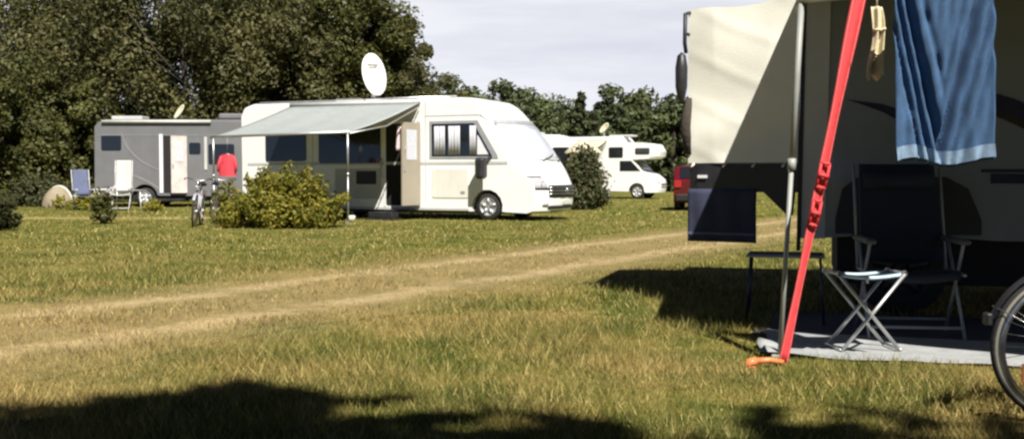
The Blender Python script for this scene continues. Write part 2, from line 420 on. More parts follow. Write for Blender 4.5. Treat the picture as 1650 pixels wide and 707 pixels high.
# ------------------------------------------------------------------ vegetation
def leaf_cloud(centers, radii, per, size, flat=.0, up=.35, r=rng):
    """leaf-sized quads scattered through clumps"""
    c = np.repeat(np.asarray(centers), per, 0); rad = np.repeat(np.asarray(radii), per, 0)
    n = len(c)
    d = r.normal(0, 1, (n, 3)); d /= np.linalg.norm(d, axis=1)[:, None]
    rr = r.random(n)**.45
    p = c + d*rr[:, None]*rad
    nrm = d*.8 + r.normal(0, .55, (n, 3)); nrm[:, 2] += up; nrm /= np.linalg.norm(nrm, axis=1)[:, None]
    t = np.cross(nrm, r.normal(0, 1, (n, 3))); t /= np.linalg.norm(t, axis=1)[:, None]
    b = np.cross(nrm, t)
    s = size*(.5+r.random(n)); s = s[:, None]
    V = np.stack([p-t*s*.75, p+b*s*.42, p+t*s*.75, p-b*s*.42], 1).reshape(-1, 3)
    return V
def make_tree(name, label, h, w, leafm, seed, nclump=46, per=150, leaf=.26, base=.22, droop=0., cr=.2, group=None, loc=(0,0,0), conic=0., trunk_r=.22, cat='tree'):
    r = np.random.default_rng(seed); rd = random.Random(seed)
    t = thing(name, label, cat, loc, rd.random()*6, group)
    cs, rs = [], []
    z0 = h*base
    lobes = [(rd.uniform(-.3,.3)*w, rd.uniform(-.3,.3)*w, rd.uniform(.75, 1.)) for _ in range(4)]
    for k in range(nclump):
        f = (k+.5)/nclump; z = z0+(h-z0)*f
        if conic: prof = (1-f)**.8*conic + .05
        else: prof = math.sin(PI*min(1, .12+f*.86))**.6
        a = k*2.399+rd.uniform(-.5,.5); q = rd.uniform(.45, 1.)
        lx, ly, lh = lobes[k % 4]
        rad = w/2*prof*q
        cs.append((cos(a)*rad+lx*(1-conic)*.5, sin(a)*rad+ly*(1-conic)*.5, z*(lh if f > .6 and not conic else 1)))
        c_ = cr*w*rd.uniform(.6, 1.25)*(1 if not conic else .55+.6*(1-f))
        rs.append((c_, c_, c_*(.75+droop)))
    V = leaf_cloud(cs, rs, per, leaf, r=r)
    raw_mesh('crown', V, np.arange(len(V)).reshape(-1, 4), leafm, t)
    m = MB(); top = h*.8
    pts = [(rd.uniform(-.05,.05)*i, rd.uniform(-.05,.05)*i, top*i/6) for i in range(7)]
    m.tube(pts, [trunk_r*(1-.13*i) for i in range(7)], 8)
    for k in range(4, nclump, 4):
        c = Vector(cs[k]); s_ = Vector(pts[min(5, max(1, int(c.z/h*5)))])
        mid = s_.lerp(c, .33)+Vector((0,0,-.15)); m.tube([s_, mid, s_.lerp(c, .62)], [trunk_r*.4, trunk_r*.22, .02], 6)
    m.build('trunk', M['bark'], t)
    return t
def make_bush(name, label, wx, wy, h, leafm, seed, loc, n=26, per=110, leaf=.09, rz=0, cat='bush', group=None, cr=.26):
    r = np.random.default_rng(seed); rd = random.Random(seed)
    t = thing(name, label, cat, loc, rz, group); cs, rs = [], []
    for k in range(n):
        a = k*2.399; q = math.sqrt((k+.5)/n); z = h*(.18+.62*(1-q*q)*rd.uniform(.7,1.1)) if k % 3 else h*.2
        cs.append((cos(a)*q*wx/2*.85, sin(a)*q*wy/2*.85, z)); c = cr*rd.uniform(.55, 1.25)*h; rs.append((c*1.15, c*1.15, c*.9))
    for k in range(n):
        a = rd.uniform(0, 2*PI); q = rd.uniform(.2, 1.); top = h*(1.12-.55*q*q)*rd.uniform(.85, 1.1)
        for j in range(4): cs.append((cos(a)*q*wx/2*(.8+.07*j), sin(a)*q*wy/2*(.8+.07*j), top*(.70+.1*j))); rs.append((.10*h, .10*h, .12*h))
    cs_, rs_ = np.array(cs), np.array(rs)
    V = np.concatenate([leaf_cloud(cs_[:n], rs_[:n], per, leaf, r=r), leaf_cloud(cs_[n:], rs_[n:], max(6, per//14), leaf, r=r)]); V[:, 2] = np.maximum(V[:, 2], .01)
    raw_mesh('foliage', V, np.arange(len(V)).reshape(-1, 4), leafm, t)
    m = MB()
    for k in range(0, n, 2):
        c = Vector(cs[k]); m.tube([(c.x*.25, c.y*.25, 0), (c.x*.6, c.y*.6, c.z*.6), c], [.02, .014, .006], 5)
    m.build('stem', M['bark'], t)
    return t
def px(x, d): return (x-825)/F*d

TG = 'trees behind the campers'
tree_rows = [  # px x, depth, height, width, leaf, label
    (40, 50, 10.5, 8.5, 'willow', 'tall olive green tree at the end of the row, beyond the pale dome tent'),
    (180, 53, 13.0, 9.0, 'dleaf', 'dark tree rising above the rear end of the dark grey camper'),
    (300, 48, 12.5, 9.0, 'willow', 'broad olive willow behind the yellowed dish of the dark grey camper'),
    (430, 49, 11.5, 7.5, 'willow', 'olive green tree behind the rear end of the white motorhome'),
    (515, 54, 14., 8.5, 'dleaf', 'dark green tree in the gap between two paler trees, behind the awning'),
    (580, 50, 13., 6.0, 'bleaf', 'tall leafy tree directly behind the big white roof dish'),
    (105, 60, 12.5, 9.0, 'dleaf', 'dark tree standing in the second row behind the dome tent'),
    (345, 61, 13.5, 9.0, 'dleaf', 'dark tree in the second row, seen through the olive willows'),
    (500, 63, 13.0, 8.0, 'dleaf', 'dark tree in the second row behind the awning of the white motorhome'),
    (628, 52, 9.0, 4.2, 'willow', 'last tall tree of the row, bordering the open sky'),
]
for i, (x, d, h, w, lm, lab) in enumerate(tree_rows):
    make_tree('broadleaf_tree', lab, h, w, M[lm], 20+i, nclump=58, per=640, leaf=.125, base=.07, droop=.3, cr=.148, group=TG, loc=(px(x, d), d, 0))
lows = [(15, 44, 5.6, 5.0, 'bleaf', 'low bushy tree with bright leaves at the picture edge beside the dome tent'),
        (110, 45, 5.0, 4.2, 'bleaf', 'low green tree close beside the rear wall of the dark grey camper'),
        (700, 62, 6.6, 4.2, 'willow', 'small olive tree just beyond the roof of the white motorhome')]
for i, (x, d, h, w, lm, lab) in enumerate(lows):
    make_tree('bushy_tree', lab, h, w, M[lm], 50+i, nclump=46, per=520, leaf=.115, base=.03, cr=.18, group=TG, loc=(px(x, d), d, 0), trunk_r=.12)
far_rows = [(735, 78, 8.0, 7, 'small rounded tree of the distant belt, next to the tall row'), (790, 80, 7.7, 7, 'distant tree above the cab roof of the white motorhome'),
    (842, 82, 7.5, 7, 'distant tree above the sloping windscreen of the white motorhome'), (890, 84, 7.2, 6.5, 'distant tree above the white caravan, sloping down to the small conifer'),
    (985, 76, 7.0, 5.0, 'distant dense tree behind the pale dish of the alcove motorhome'), (1025, 78, 7.2, 5.2, 'distant tree above the overcab bed of the alcove motorhome'),
    (1085, 76, 6.9, 5.5, 'distant tree above the red car, beside the cream cover'), (1140, 80, 7.0, 6.5, 'distant tree half hidden behind the cream cover'),
    (1220, 82, 8.0, 7.5, 'distant tree wholly behind the shaded near camper nose')]
for i, (x, d, h, w, lab) in enumerate(far_rows):
    make_tree('distant_tree', lab, h, w, M['fleaf'], 70+i, nclump=50, per=260, leaf=.22, base=.05, cr=.18, group='distant belt of trees', loc=(px(x, d), d, 0))
make_tree('conifer', 'small pointed conifer standing alone in the gap of the distant trees', 6.6, 2.6, M['fleaf'], 90, nclump=30, per=90, leaf=.25, base=.06, conic=1., cr=.17, loc=(px(936, 74), 74, 0))
make_tree('conifer', 'shorter pointed conifer next to the gap, almost hidden by the alcove motorhome', 5.2, 2.6, M['fleaf'], 91, nclump=30, per=90, leaf=.25, base=.06, conic=1., cr=.17, loc=(px(955, 72), 72, 0))
# far wood closing the horizon
cs = [(x, 120+14*sin(x*.31), 1.5+2.6*abs(sin(x*.17))*random.uniform(.6,1.2)) for x in np.arange(-95, 95, 1.6)]
V = leaf_cloud(cs, [(2.2, 1.6, 2.2)]*len(cs), 90, .6)
fw = raw_mesh('woods', V, np.arange(len(V)).reshape(-1, 4), M['fleaf']); fw['kind'] = 'stuff'; fw['label'] = 'far low wood along the horizon'

make_bush('bush', 'yellow green bush in the grass in front of the awning', 2.95, 2.0, 1.13, M['yleaf'], 5, (px(445, 23), 23.4, 0), n=40, per=330, leaf=.055)
make_bush('bush', 'dark green bush beside the front bumper of the white motorhome', 1.4, 1.4, 1.85, M['rleaf'], 6, (px(940, 36), 36, 0), n=30, per=260, leaf=.075)
make_bush('bush', 'rough garden shrub between the dome tent and the picture edge', 2.6, 1.5, 1.1, M['rleaf'], 8, (px(55, 39), 39.5, 0), n=24, per=220, leaf=.07)
make_bush('weed', 'lone spindly weed in the meadow below the dark grey camper', .55, .5, .75, M['bleaf'], 9, (px(165, 25), 25, 0), n=12, per=40, leaf=.06, cat='weed', cr=.2)
make_bush('weed', 'dark leafy weed cut by the picture edge', .7, .6, .85, M['dleaf'], 10, (px(-6, 22), 22, 0), n=12, per=70, leaf=.08, cat='weed', cr=.25)
for i, (x, d, h, lab) in enumerate([(100, 36, .42, 'low pale weed in front of the dome tent'), (122, 35, .38, 'small yellowish weed by the blue draped chair'), (150, 34.5, .5, 'grassy weed between the two chairs'), (245, 34, .35, 'low weed below the open camper door')]):
    make_bush('weed', lab, .7, .5, h, M['yleaf'], 30+i, (px(x, d), d, 0), n=10, per=40, leaf=.05, cat='weed', cr=.3)

# shade trees behind the photographer (they cast the foreground shade)
def shade_at(xp, yp, zc):
    d = H*F/(yp-283); X = (xp-825)/F*d; k = zc/(SUN.z/math.hypot(SUN.x, SUN.y)); hx = SUN.x/math.hypot(SUN.x, SUN.y); hy = SUN.y/math.hypot(SUN.x, SUN.y)
    return X+hx*k, d+hy*k
sh = [(-60, 665, 11.2, 4.6, 'shade tree behind the photographer, beyond the first gap'), (450, 594, 11.0, 3.2, 'tallest shade tree behind the photographer'),
      (650, 660, 10.6, 3.6, 'shade tree behind the photographer next to the tallest one'), (900, 652, 10.8, 5.2, 'shade tree directly behind the photographer'),
      (1230, 620, 10.4, 5.0, 'shade tree behind the photographer towards the bicycle'), (1540, 628, 10.6, 5.6, 'shade tree behind the bicycle, out of the picture'),
      (235, 640, 10.9, 3.0, 'slender shade tree behind the photographer')]
for i, (xp, yp, zc, w, lab) in enumerate(sh):
    x, y = shade_at(xp, yp, zc)
    make_tree('shade_tree', lab, zc+.2, w, M['dleaf'], 130+i, nclump=56, per=150, leaf=.26, base=.08, cr=.27, group='shade trees behind the photographer', loc=(x, y-w*.36, 0), trunk_r=.13)

# ------------------------------------------------------------------ vehicle building
def arch(xc, r, z, n=9):
    """points over a wheel arch from rear to front at bottom level z"""
    a0 = math.asin((z-.34)/r) if abs(z-.34) < r else 0
    return [(xc-r*cos(a0+(PI-2*a0)*i/n), .34+r*sin(a0+(PI-2*a0)*i/n)) for i in range(n+1)]
class Body:
    def __init__(s, profile, W, xf0, xf1, fk, zr, rk=.10, fp=3., rp=9, up=None):
        s.up = up; s.p = profile; s.W = W; s.a = (xf0, xf1, fk, zr, rk, fp, rp)
    def tr(s, x, z, y):
        xf0, xf1, fk, zr, rk, fp, rp = s.a; r = abs(y)/s.W
        if s.up:
            k = min(1, max(0, (z-.75)/.75)); k = k*k*(3-2*k); u0, u1, uk = s.up
            xf0 += (u0-xf0)*k; xf1 += (u1-xf1)*k; fk += (uk-fk)*k
        t = min(1, max(0, (x-xf0)/(xf1-xf0))); t = t*t*(3-2*t)
        q = min(1, max(0, (z-zr)/.3))
        return (x-fk*t*r**fp, y, z-rk*q*r**rp)
    def body(s, name, mat, parent):
        W = s.W; st = [-1,-.985,-.955,-.9,-.8,-.65,-.4,0,.4,.65,.8,.9,.955,.985,1]
        m = MB(); n = len(s.p); vs = [s.tr(x, z, k*W) for k in st for x, z in s.p]
        fs = [(i*n+j, i*n+(j+1) % n, (i+1)*n+(j+1) % n, (i+1)*n+j) for i in range(len(st)-1) for j in range(n)]
        m.add(vs, fs, True)
        o = len(st)-1
        m.add([s.tr(x, z, -W) for x, z in s.p], [tuple(range(n))]); m.add([s.tr(x, z, W) for x, z in s.p], [tuple(range(n-1,-1,-1))])
        ob = m.build(name, mat, parent)
        es = ob.modifiers.new('sharp', 'EDGE_SPLIT'); es.split_angle = R(38)
        return ob
    def patch(s, mb, seg, y0, y1, off=.012, ny=10, lo=0, hi=0):
        """shell lying on the front surface along profile polyline seg; lo/hi slant the ends"""
        n = len(seg)
        def nrm(i):
            a = seg[max(0, i-1)]; b = seg[min(n-1, i+1)]; dx, dz = b[0]-a[0], b[1]-a[1]; l = math.hypot(dx, dz) or 1
            return (dz/l, -dx/l) if True else None
        def pt(i, j, o):
            nx, nz = nrm(i)
            if nx < 0: nx, nz = -nx, -nz
            y = y0+(y1-y0)*j/ny
            return s.tr(seg[i][0]+nx*o, seg[i][1]+nz*o, y)
        vs = [pt(i, j, off) for i in range(n) for j in range(ny+1)]; o2 = len(vs)
        vs += [pt(i, j, -.02) for i in range(n) for j in range(ny+1)]
        q = lambda i, j: i*(ny+1)+j
        fs = [(q(i,j), q(i+1,j), q(i+1,j+1), q(i,j+1)) for i in range(n-1) for j in range(ny)]
        for i in range(n-1): fs += [(q(i,0), q(i,0)+o2, q(i+1,0)+o2, q(i+1,0)), (q(i,ny), q(i+1,ny), q(i+1,ny)+o2, q(i,ny)+o2)]
        for j in range(ny): fs += [(q(0,j), q(0,j+1), q(0,j+1)+o2, q(0,j)+o2), (q(n-1,j), q(n-1,j)+o2, q(n-1,j+1)+o2, q(n-1,j+1))]
        mb.add(vs, fs, True); return mb
def wheel(parent, x, y, r=.34, w=.21, side=-1, rm='rim'):
    """tyre with rim and spokes, axis along y"""
    c = (x, y, r)
    t = MB(); t.lathe([(r*.62,-w/2),(r*.9,-w/2),(r*.98,-w*.4),(r,-w*.25),(r,w*.25),(r*.98,w*.4),(r*.9,w/2),(r*.62,w/2)], 28, 'y', c)
    o = t.build('wheel', M['rubber'], parent)
    m = MB(); yo = side*w*.5
    m.lathe([(r*.66, yo*1.01), (r*.62, yo*1.03), (r*.58, yo*.8), (r*.25, yo*.72), (r*.2, yo*.9), (.001, yo*.92)], 28, 'y', c)
    for k in range(5):
        a = 2*PI*k/5+.3; m.tube([(x+cos(a)*r*.2, y+yo*.9, r+sin(a)*r*.2), (x+cos(a)*r*.6, y+yo*.98, r+sin(a)*r*.6)], [.045, .03], 6)
    m.build('rim', M[rm], o)
    return o
def dish(mb, c, rx, rz_, n, depth=.12):
    """shallow bowl; n = facing direction"""
    n = Vector(n).normalized(); u = n.cross(Vector((0,0,1))).normalized(); w = u.cross(n)
    vs = []; fs = []; NR, NA = 5, 24
    for i in range(NR+1):
        for k in range(NA):
            t = 2*PI*k/NA; q = i/NR
            vs.append(Vector(c)+u*cos(t)*rx*q+w*sin(t)*rz_*q+n*(depth*(q*q-1)))
    for i in range(NR):
        for k in range(NA):
            l = (k+1) % NA; fs.append((i*NA+k, i*NA+l, (i+1)*NA+l, (i+1)*NA+k))
    o = len(vs); vs += [v-n*.02 for v in vs]; fs += [tuple(x+o for x in reversed(f)) for f in fs]
    for k in range(NA):
        l = (k+1) % NA; fs.append((NR*NA+k, NR*NA+l, NR*NA+l+o, NR*NA+k+o))
    mb.add(vs, fs, True)
def awning(parent, a0, a1, b0, b1, fabric, legs=True, sag=.07, leg_drop=None, case=True, leg_at=(0, 1), leg_foot=((0,0),(0,0)), legm='alu', valance=.0, leg_r=.022):
    """a0,a1 rail ends, b0,b1 front bar ends (local points)"""
    a0, a1, b0, b1 = map(Vector, (a0, a1, b0, b1)); m = MB()
    def f(u, v):
        p = a0.lerp(a1, u).lerp(b0.lerp(b1, u), v); p.z -= sag*math.sin(PI*v)*(.55+.45*math.sin(PI*u)); p.z += .012*sin(u*23)*v*(1-v)*4
        return p
    m.grid(f, 24, 12, thick=(0,0,-.006))
    if valance: m.grid(lambda u, v: b0.lerp(b1, u)+Vector((0,0,-.03-valance*v-.015*sin(u*60)*v)), 60, 2)
    aw = m.build('awning', fabric, parent)
    c = MB(); c.tube([a0+Vector((0,0,.03)), a1+Vector((0,0,.03))], .06, 8); c.build('awning_case', M['lightgrey'], aw)
    c = MB(); c.tube([b0, b1], .03, 8); c.build('front_bar', M['alu'], aw)
    for (x, y) in ((a0, b0), (a1, b1)):
        c = MB(); mid = x.lerp(y, .5)+Vector((0,0,-.22)); c.tube([x+Vector((0,0,-.1)), mid, y+Vector((0,0,-.03))], .018, 6); c.build('folding_arm', M['alu'], aw)
    if legs:
        for t, off in zip(leg_at, leg_foot):
            p = b0.lerp(b1, t); q = Vector((p.x+off[0], p.y+off[1], 0.0))
            c = MB(); md = p.lerp(q, .45)
            c.tube([p, md], leg_r, 8); c.tube([md, q+Vector((0,0,.02))], leg_r*.78, 8); c.box(q.x-.05, q.x+.05, q.y-.04, q.y+.04, .0, .022, .005)
            c.tube([md+Vector((0,0,.02)), md-Vector((0,0,.05))], leg_r*1.35, 8)
            c.build('awning_leg', M[legm], aw)
    return aw
def side_rect(mb, x0, x1, z0, z1, W, t=.012, r=.05):
    """rounded panel proud of the side at y=-W"""
    pts = []
    for cx, cz, a in ((x1-r, z0+r, -90), (x1-r, z1-r, 0), (x0+r, z1-r, 90), (x0+r, z0+r, 180)):
        for k in range(5): pts.append((cx+r*cos(R(a+22.5*k)), cz+r*sin(R(a+22.5*k))))
    mb.prism(pts, -W-t, -W+.03); return mb

# ------------------------------------------------------------------ white motorhome (centre)
TH = R(24)
mh = thing('motorhome', 'white motorhome with pale grey awning out and a big roof dish', 'motorhome', (-.61+1.15*sin(TH), 27+1.15*cos(TH), 0), -TH)
Wm = 1.15
ws = [(1.34,1.50),(1.17,1.74),(.98,1.99),(.81,2.2),(.64,2.38)]
prof = [(-7.38,.5),(-7.2,.36),(-5.42,.27)]+arch(-4.95,.43,.27)+[(-4.4,.24),(-.52,.22)]+arch(0,.42,.22)+[(.5,.21),(1.42,.19),(1.60,.24),(1.66,.42),(1.665,.6),(1.65,.85),(1.60,1.02),(1.52,1.2),(1.43,1.37)]+ws+[(.48,2.55),(.28,2.74),(.05,2.88),(-.25,2.99),(-.6,3.05),(-1.0,3.07),(-7.1,3.07),(-7.3,3.0),(-7.4,2.7)]
Bm = Body(prof, Wm, .5, 1.65, .40, 2.75, .12, fp=2.6, up=(-.45, .75, .80))
body = Bm.body('body', M['white'], mh)
m = MB(); Bm.patch(m, ws, -.86*Wm, .86*Wm, .012, 16); wsn = m.build('windscreen', M['screen'], mh)
for y0, y1 in ((-.62,-.05),(.02,.6)):
    m = MB(); pa = [Bm.tr(1.38,1.47,y0), Bm.tr(1.34,1.56,(y0+y1)/2), Bm.tr(1.27,1.64,y1)]; m.tube([(x+.035,y,z) for x,y,z in pa], .012, 6); m.build('wiper', M['black'], wsn)
m = MB(); Bm.patch(m, [(.66,2.36),(.60,2.42),(.57,2.47)], -.86*Wm, .86*Wm, .022, 16); m.build('windscreen_trim', M['greypaint'], mh)
m = MB(); Bm.patch(m, [(1.355,1.475),(1.335,1.515)], -.86*Wm, .86*Wm, .02, 16)
m.build('wiper_cowl', M['lightgrey'], mh)
m = MB(); gp = [(1.664,.57),(1.66,.68),(1.653,.8),(1.643,.87)]; Bm.patch(m, gp, -.70*Wm, .70*Wm, .012, 12); gri = m.build('grille', M['black'], mh)
m = MB()
for z in (.64,.72,.80): Bm.patch(m, [(1.662,z),(1.658,z+.022)], -.68*Wm, .68*Wm, .022, 12)
m.build('grille_bar', M['chrome'], gri)
m = MB(); m.lathe([(.001,.03),(.06,.03),(.07,.015),(.07,0)], 20, 'x', (1.665,0,.74)); m.build('badge', M['chrome'], gri)
m = MB(); Bm.patch(m, [(1.63,.30),(1.645,.37)], -.70*Wm, .70*Wm, .014, 12); m.build('air_intake', M['black'], mh)
m = MB(); m.box(1.665,1.685,-.26,.26,.395,.505,.004); m.build('number_plate', M['paleback'], mh)
for sgn in (-1, 1):
    m = MB(); Bm.patch(m, [(1.655,.78),(1.638,.88),(1.605,1.0),(1.585,1.06)], sgn*.73*Wm, sgn*.985*Wm, .014, 10); hl = m.build('headlight', M['lamp'], mh)
    m = MB(); x, y, z = Bm.tr(1.635, .90, sgn*.82*Wm); m.lathe([(.001,.0),(.06,.0),(.075,.02)], 16, 'x', (x+.005, y, z)); m.build('lamp_bulb', M['chrome'], hl)
    m = MB(); Bm.patch(m, [(1.657,.765),(1.653,.80)], sgn*.71*Wm, sgn*.985*Wm, .018, 10); m.build('lamp_surround', M['black'], hl); m = MB(); Bm.patch(m, [(1.588,1.055),(1.575,1.085)], sgn*.76*Wm, sgn*.985*Wm, .018, 10); m.build('lamp_brow', M['black'], hl)
    m = MB(); Bm.patch(m, [(1.645,.36),(1.66,.44)], sgn*.72*Wm, sgn*.84*Wm, .012, 4); m.build('fog_lamp', M['lamp'], mh)
# side window with curtains
fr = [(-1.60,1.52),(.30,1.52),(.28,1.60),(-.26,2.46),(-1.60,2.46)]
gl = [(-1.53,1.58),(.14,1.58),(-.36,2.39),(-1.53,2.39)]
m = MB(); m.prism(fr, -Wm-.012, -Wm+.03); swn = m.build('side_window', M['greypaint'], mh)
m = MB(); m.prism(gl, -Wm-.017, -Wm); m.build('pane', M['glass'], swn)
for (x0, x1, z1) in ((-1.46,-1.16,2.33),(-1.06,-.74,2.33),(-.47,-.30,2.33)):
    m = MB(); m.grid(lambda u, v: (x0+(x1-x0)*u, -Wm-.021-.006*sin(u*22), 1.62+(z1-1.62)*v), 12, 2, thick=(0,.003,0)); m.build('curtain', M['curtain'], swn)
m = MB(); m.prism([(-.26,1.62),(.04,1.62),(-.22,2.06),(-.26,2.10)], -Wm-.024, -Wm-.018); m.build('curtain', M['blind'], swn)
# trim lines, locker and cab panel
m = MB(); m.box(-7.2,.55,-Wm-.010,-Wm+.02,1.38,1.45); m.build('waist_trim', M['lightgrey'], mh)
m = MB(); side_rect(m, -1.52, -.52, .55, 1.27, Wm, .016, .04); lk = m.build('locker_door', M['cream'], mh)
m = MB(); side_rect(m, -.72, -.6, .66, .72, Wm+.016, .012, .02); m.build('handle', M['greypaint'], lk)
for x in (-5.1,-5.6,-1.72):
    m = MB(); m.box(x-.008,x+.008,-Wm-.004,-Wm+.02,.46,3.0 if x > -1.8 else 2.9); m.build('panel_seam', M['greypaint'], mh)
m = MB(); m.box(-1.72,.35,-Wm-.006,-Wm+.02,2.585,2.60); m.build('panel_seam', M['greypaint'], mh)
m = MB(); m.tube([(-2.98,-Wm-.01,1.05),(-2.98,-Wm-.06,1.1),(-2.98,-Wm-.06,1.5),(-2.98,-Wm-.01,1.55)], .016, 6); m.build('grab_handle', M['lightgrey'], mh)
m = MB(); m.box(-4.35,-.5,-Wm-.014,-Wm+.02,.24,.30); m.box(-7.3,-5.45,-Wm-.014,-Wm+.02,.36,.42); m.build('skirt_trim', M['lightgrey'], mh)
m = MB(); m.box(-7.0,.9,-Wm+.12,Wm-.12,.16,.34); m.build('chassis', M['black'], mh)
for x0, x1, z0, z1 in ((-6.6,-5.3,1.48,2.3),(-4.9,-3.02,1.42,2.34)):  # windows enlarged so their dark glass also stands for awning shade
    m = MB(); side_rect(m, x0, x1, z0, z1, Wm, .02, .08); w_ = m.build('window', M['glass'], mh)
m = MB(); side_rect(m, -3.75, -3.15, .88, 1.22, Wm, .014, .03); m.build('fridge_vent', M['black'], mh)
m = MB(); side_rect(m, -4.4, -3.0, .50, 1.28, Wm, .006, .04); m.build('service_hatch', M['lightgrey'], mh)
# doorway and open door
m = MB(); side_rect(m, -2.86, -1.95, .34, 2.42, Wm, .008, .05); dw = m.build('doorway', M['dark'], mh)
m = MB(); m.box(-2.92,-2.86,-Wm-.015,-Wm+.02,.32,2.48); m.box(-1.95,-1.87,-Wm-.015,-Wm+.02,.32,2.48); m.box(-2.92,-1.87,-Wm-.015,-Wm+.02,2.42,2.50); m.build('door_frame', M['white'], dw)
def door_leaf(parent, hx, hy, z0, z1, w, ang, mat, win=True):
    """leaf hinged at (hx,hy); opened by ang from the wall, free end swings towards -y"""
    d = Vector((-cos(ang), -sin(ang), 0)); n = Vector((sin(ang), -cos(ang), 0)); h = Vector((hx, hy, 0)); m = MB()
    def bx(mb, a0, a1, t0, t1, q0, q1):
        vs = [h+d*a+n*t+Vector((0,0,z)) for z in (q0, q1) for a, t in ((a0,t0),(a1,t0),(a1,t1),(a0,t1))]
        mb.add(vs, [(3,2,1,0),(4,5,6,7),(0,1,5,4),(1,2,6,5),(2,3,7,6),(3,0,4,7)])
    bx(m, 0, w, -.02, .02, z0, z1); o = m.build('door', mat, parent)
    if win:
        m = MB(); bx(m, w*.22, w*.78, -.028, .028, z0+(z1-z0)*.55, z1-.18); m.build('door_window', M['curtain'], o)
    m = MB(); bx(m, w*.2, w*.85, -.055, -.02, z0+.18, z0+.42); m.build('door_pocket', M['lightgrey'], o)
    m = MB(); bx(m, w*.86, w*.94, -.04, .04, z0+.85, z0+1.0); m.build('handle', M['greypaint'], o)
    return o, h, d, n
door_leaf(mh, -1.86, -Wm-.03, .36, 2.42, .74, R(82), M['tan'])
m = MB(); m.box(-2.75,-2.0,-Wm-.35,-Wm,.20,.24,.01); m.build('entry_step', M['black'], mh)
# roof
m = MB(); m.box(-4.9,-4.1,-.35,.35,3.07,3.16,.02); m.build('roof_hatch', M['lightgrey'], mh)
m = MB(); m.box(-2.4,-1.7,-.3,.4,3.07,3.15,.02); m.build('roof_hatch', M['lightgrey'], mh)
m = MB(); m.tube([(-.9,-1.0,3.08),(-6.9,-1.0,3.08)], .02, 6); m.build('roof_rail', M['chrome'], mh)
for x in (0, -4.95):
    for sg in (-1, 1): wheel(mh, x, sg*(Wm-.16), .34, .22, sg)
dm = MB(); DC = Vector((-3.80, -.15, 3.80)); dn = Vector((.86,-.5,.28))
dish(dm, DC, .36, .60, dn, .1); dh = dm.build('satellite_dish', M['dish'], mh)
m = MB(); m.tube([(-3.87,-.1,3.05),(-3.87,-.1,3.3),(-3.85,-.12,3.62)], [.07,.05,.04], 8); m.box(-4.0,-3.7,-.28,.08,3.06,3.14,.01); m.build('dish_mast', M['dish'], dh)
m = MB(); m.tube([DC+Vector((.02,-.02,-.55)), DC+Vector((.42,-.28,-.32))], .015, 6); m.lathe([(.03,-.05),(.035,.05)], 10, 'z', tuple(DC+Vector((.42,-.28,-.32)))); m.build('receiver_arm', M['lightgrey'], dh)
m = MB(); u = dn.cross(Vector((0,0,1))).normalized(); ww = u.cross(dn.normalized())
for q, l in ((.30,.2),(.24,.14)):
    p = DC+ww*q+dn.normalized()*(-.045); m.tube([p-u*l, p+u*l*.7], .016, 5)
m.build('logo', M['lightgrey'], dh)
# mirror
m = MB(); m.box(-.14,.10,-Wm-.46,-Wm-.16,1.02,1.54,.06); mi = m.build('mirror', M['black'], mh)
m = MB(); m.tube([(.0,-Wm-.2,1.48),(.12,-Wm+.02,1.56)], .035, 8); m.build('mirror_arm', M['black'], mi)
# awning: rail ends along the side, 3.3 m out
awning(mh, (-5.75,-Wm-.06,2.93), (-1.85,-Wm-.06,2.93), (-5.75,-Wm-3.3,2.02), (-1.85,-Wm-3.3,2.08), M['awn'], leg_at=(.985, .02), sag=.08)

# things around it
j = MB(); j.grid(lambda u, v: (.17*(u-.5)*(1+.5*v)*2*.5-.0, -.04*sin(u*9)-.03*v, -.62*v), 8, 8, thick=(0,.03,0))
hinge = mh.matrix_basis
pt_ = Matrix.Translation(mh.location) @ Matrix.Rotation(-TH, 4, 'Z') @ Vector((-2.05,-Wm-.66,2.34))
jo = j.build('towel', M['pink']); jo.location = pt_; tag(jo, 'pale pink towel hanging over the open door of the white motorhome', 'towel')
b = MB(); b.box(-.42,.42,-.22,.22,0,.05,.015); b.box(-.34,.34,-.17,.17,.05,.2,.02)
bo = b.build('step_box', M['black']); bo.location = Matrix.Translation(mh.location) @ Matrix.Rotation(-TH, 4, 'Z') @ Vector((-2.5,-Wm-.75,0)); bo.rotation_euler[2] = -TH; tag(bo, 'low black step box on the ground before the open motorhome door', 'step')
b = MB(); b.lathe([(.05,0),(.1,.02),(.1,.12),(.06,.14)], 14, 'z'); bo = b.build('water_bowl', M['paleback']); bo.location = Matrix.Translation(mh.location) @ Matrix.Rotation(-TH, 4, 'Z') @ Vector((-2.9,-Wm-1.6,0)); tag(bo, 'small white bowl on the grass near the awning pole', 'bowl')

# ------------------------------------------------------------------ dark grey camper (behind, awning rolled in, body coloured dark grey)
D2 = 38.5
sc = thing('campervan', 'dark grey motorhome with pale swoosh stripes and open white door', 'motorhome', (px(153, D2), D2+1.12, 0), 0)
W2 = 1.12
prof = [(.0,.62),(.15,.45),(1.25,.42)]+arch(1.75,.46,.42)+[(2.3,.40),(5.4,.38)]+arch(5.85,.44,.38)+[(6.35,.38),(6.9,.4),(7.0,.8),(6.8,1.1),(6.3,1.35),(5.9,1.9),(6.6,2.0),(6.75,2.4),(6.4,2.95),(5.8,3.08),(.35,3.08),(.12,3.0),(.02,2.8)]
B2 = Body(prof, W2, 6.2, 7.0, .3, 2.8, .1)
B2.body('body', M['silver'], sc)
m = MB(); side_rect(m, .25, .95, 1.98, 2.5, W2, .015, .06); m.build('window', M['glass'], sc)
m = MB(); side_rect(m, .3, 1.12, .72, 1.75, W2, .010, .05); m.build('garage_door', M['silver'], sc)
m = MB(); side_rect(m, 3.32, 3.72, 1.85, 2.25, W2, .015, .06); m.build('window', M['glass'], sc)
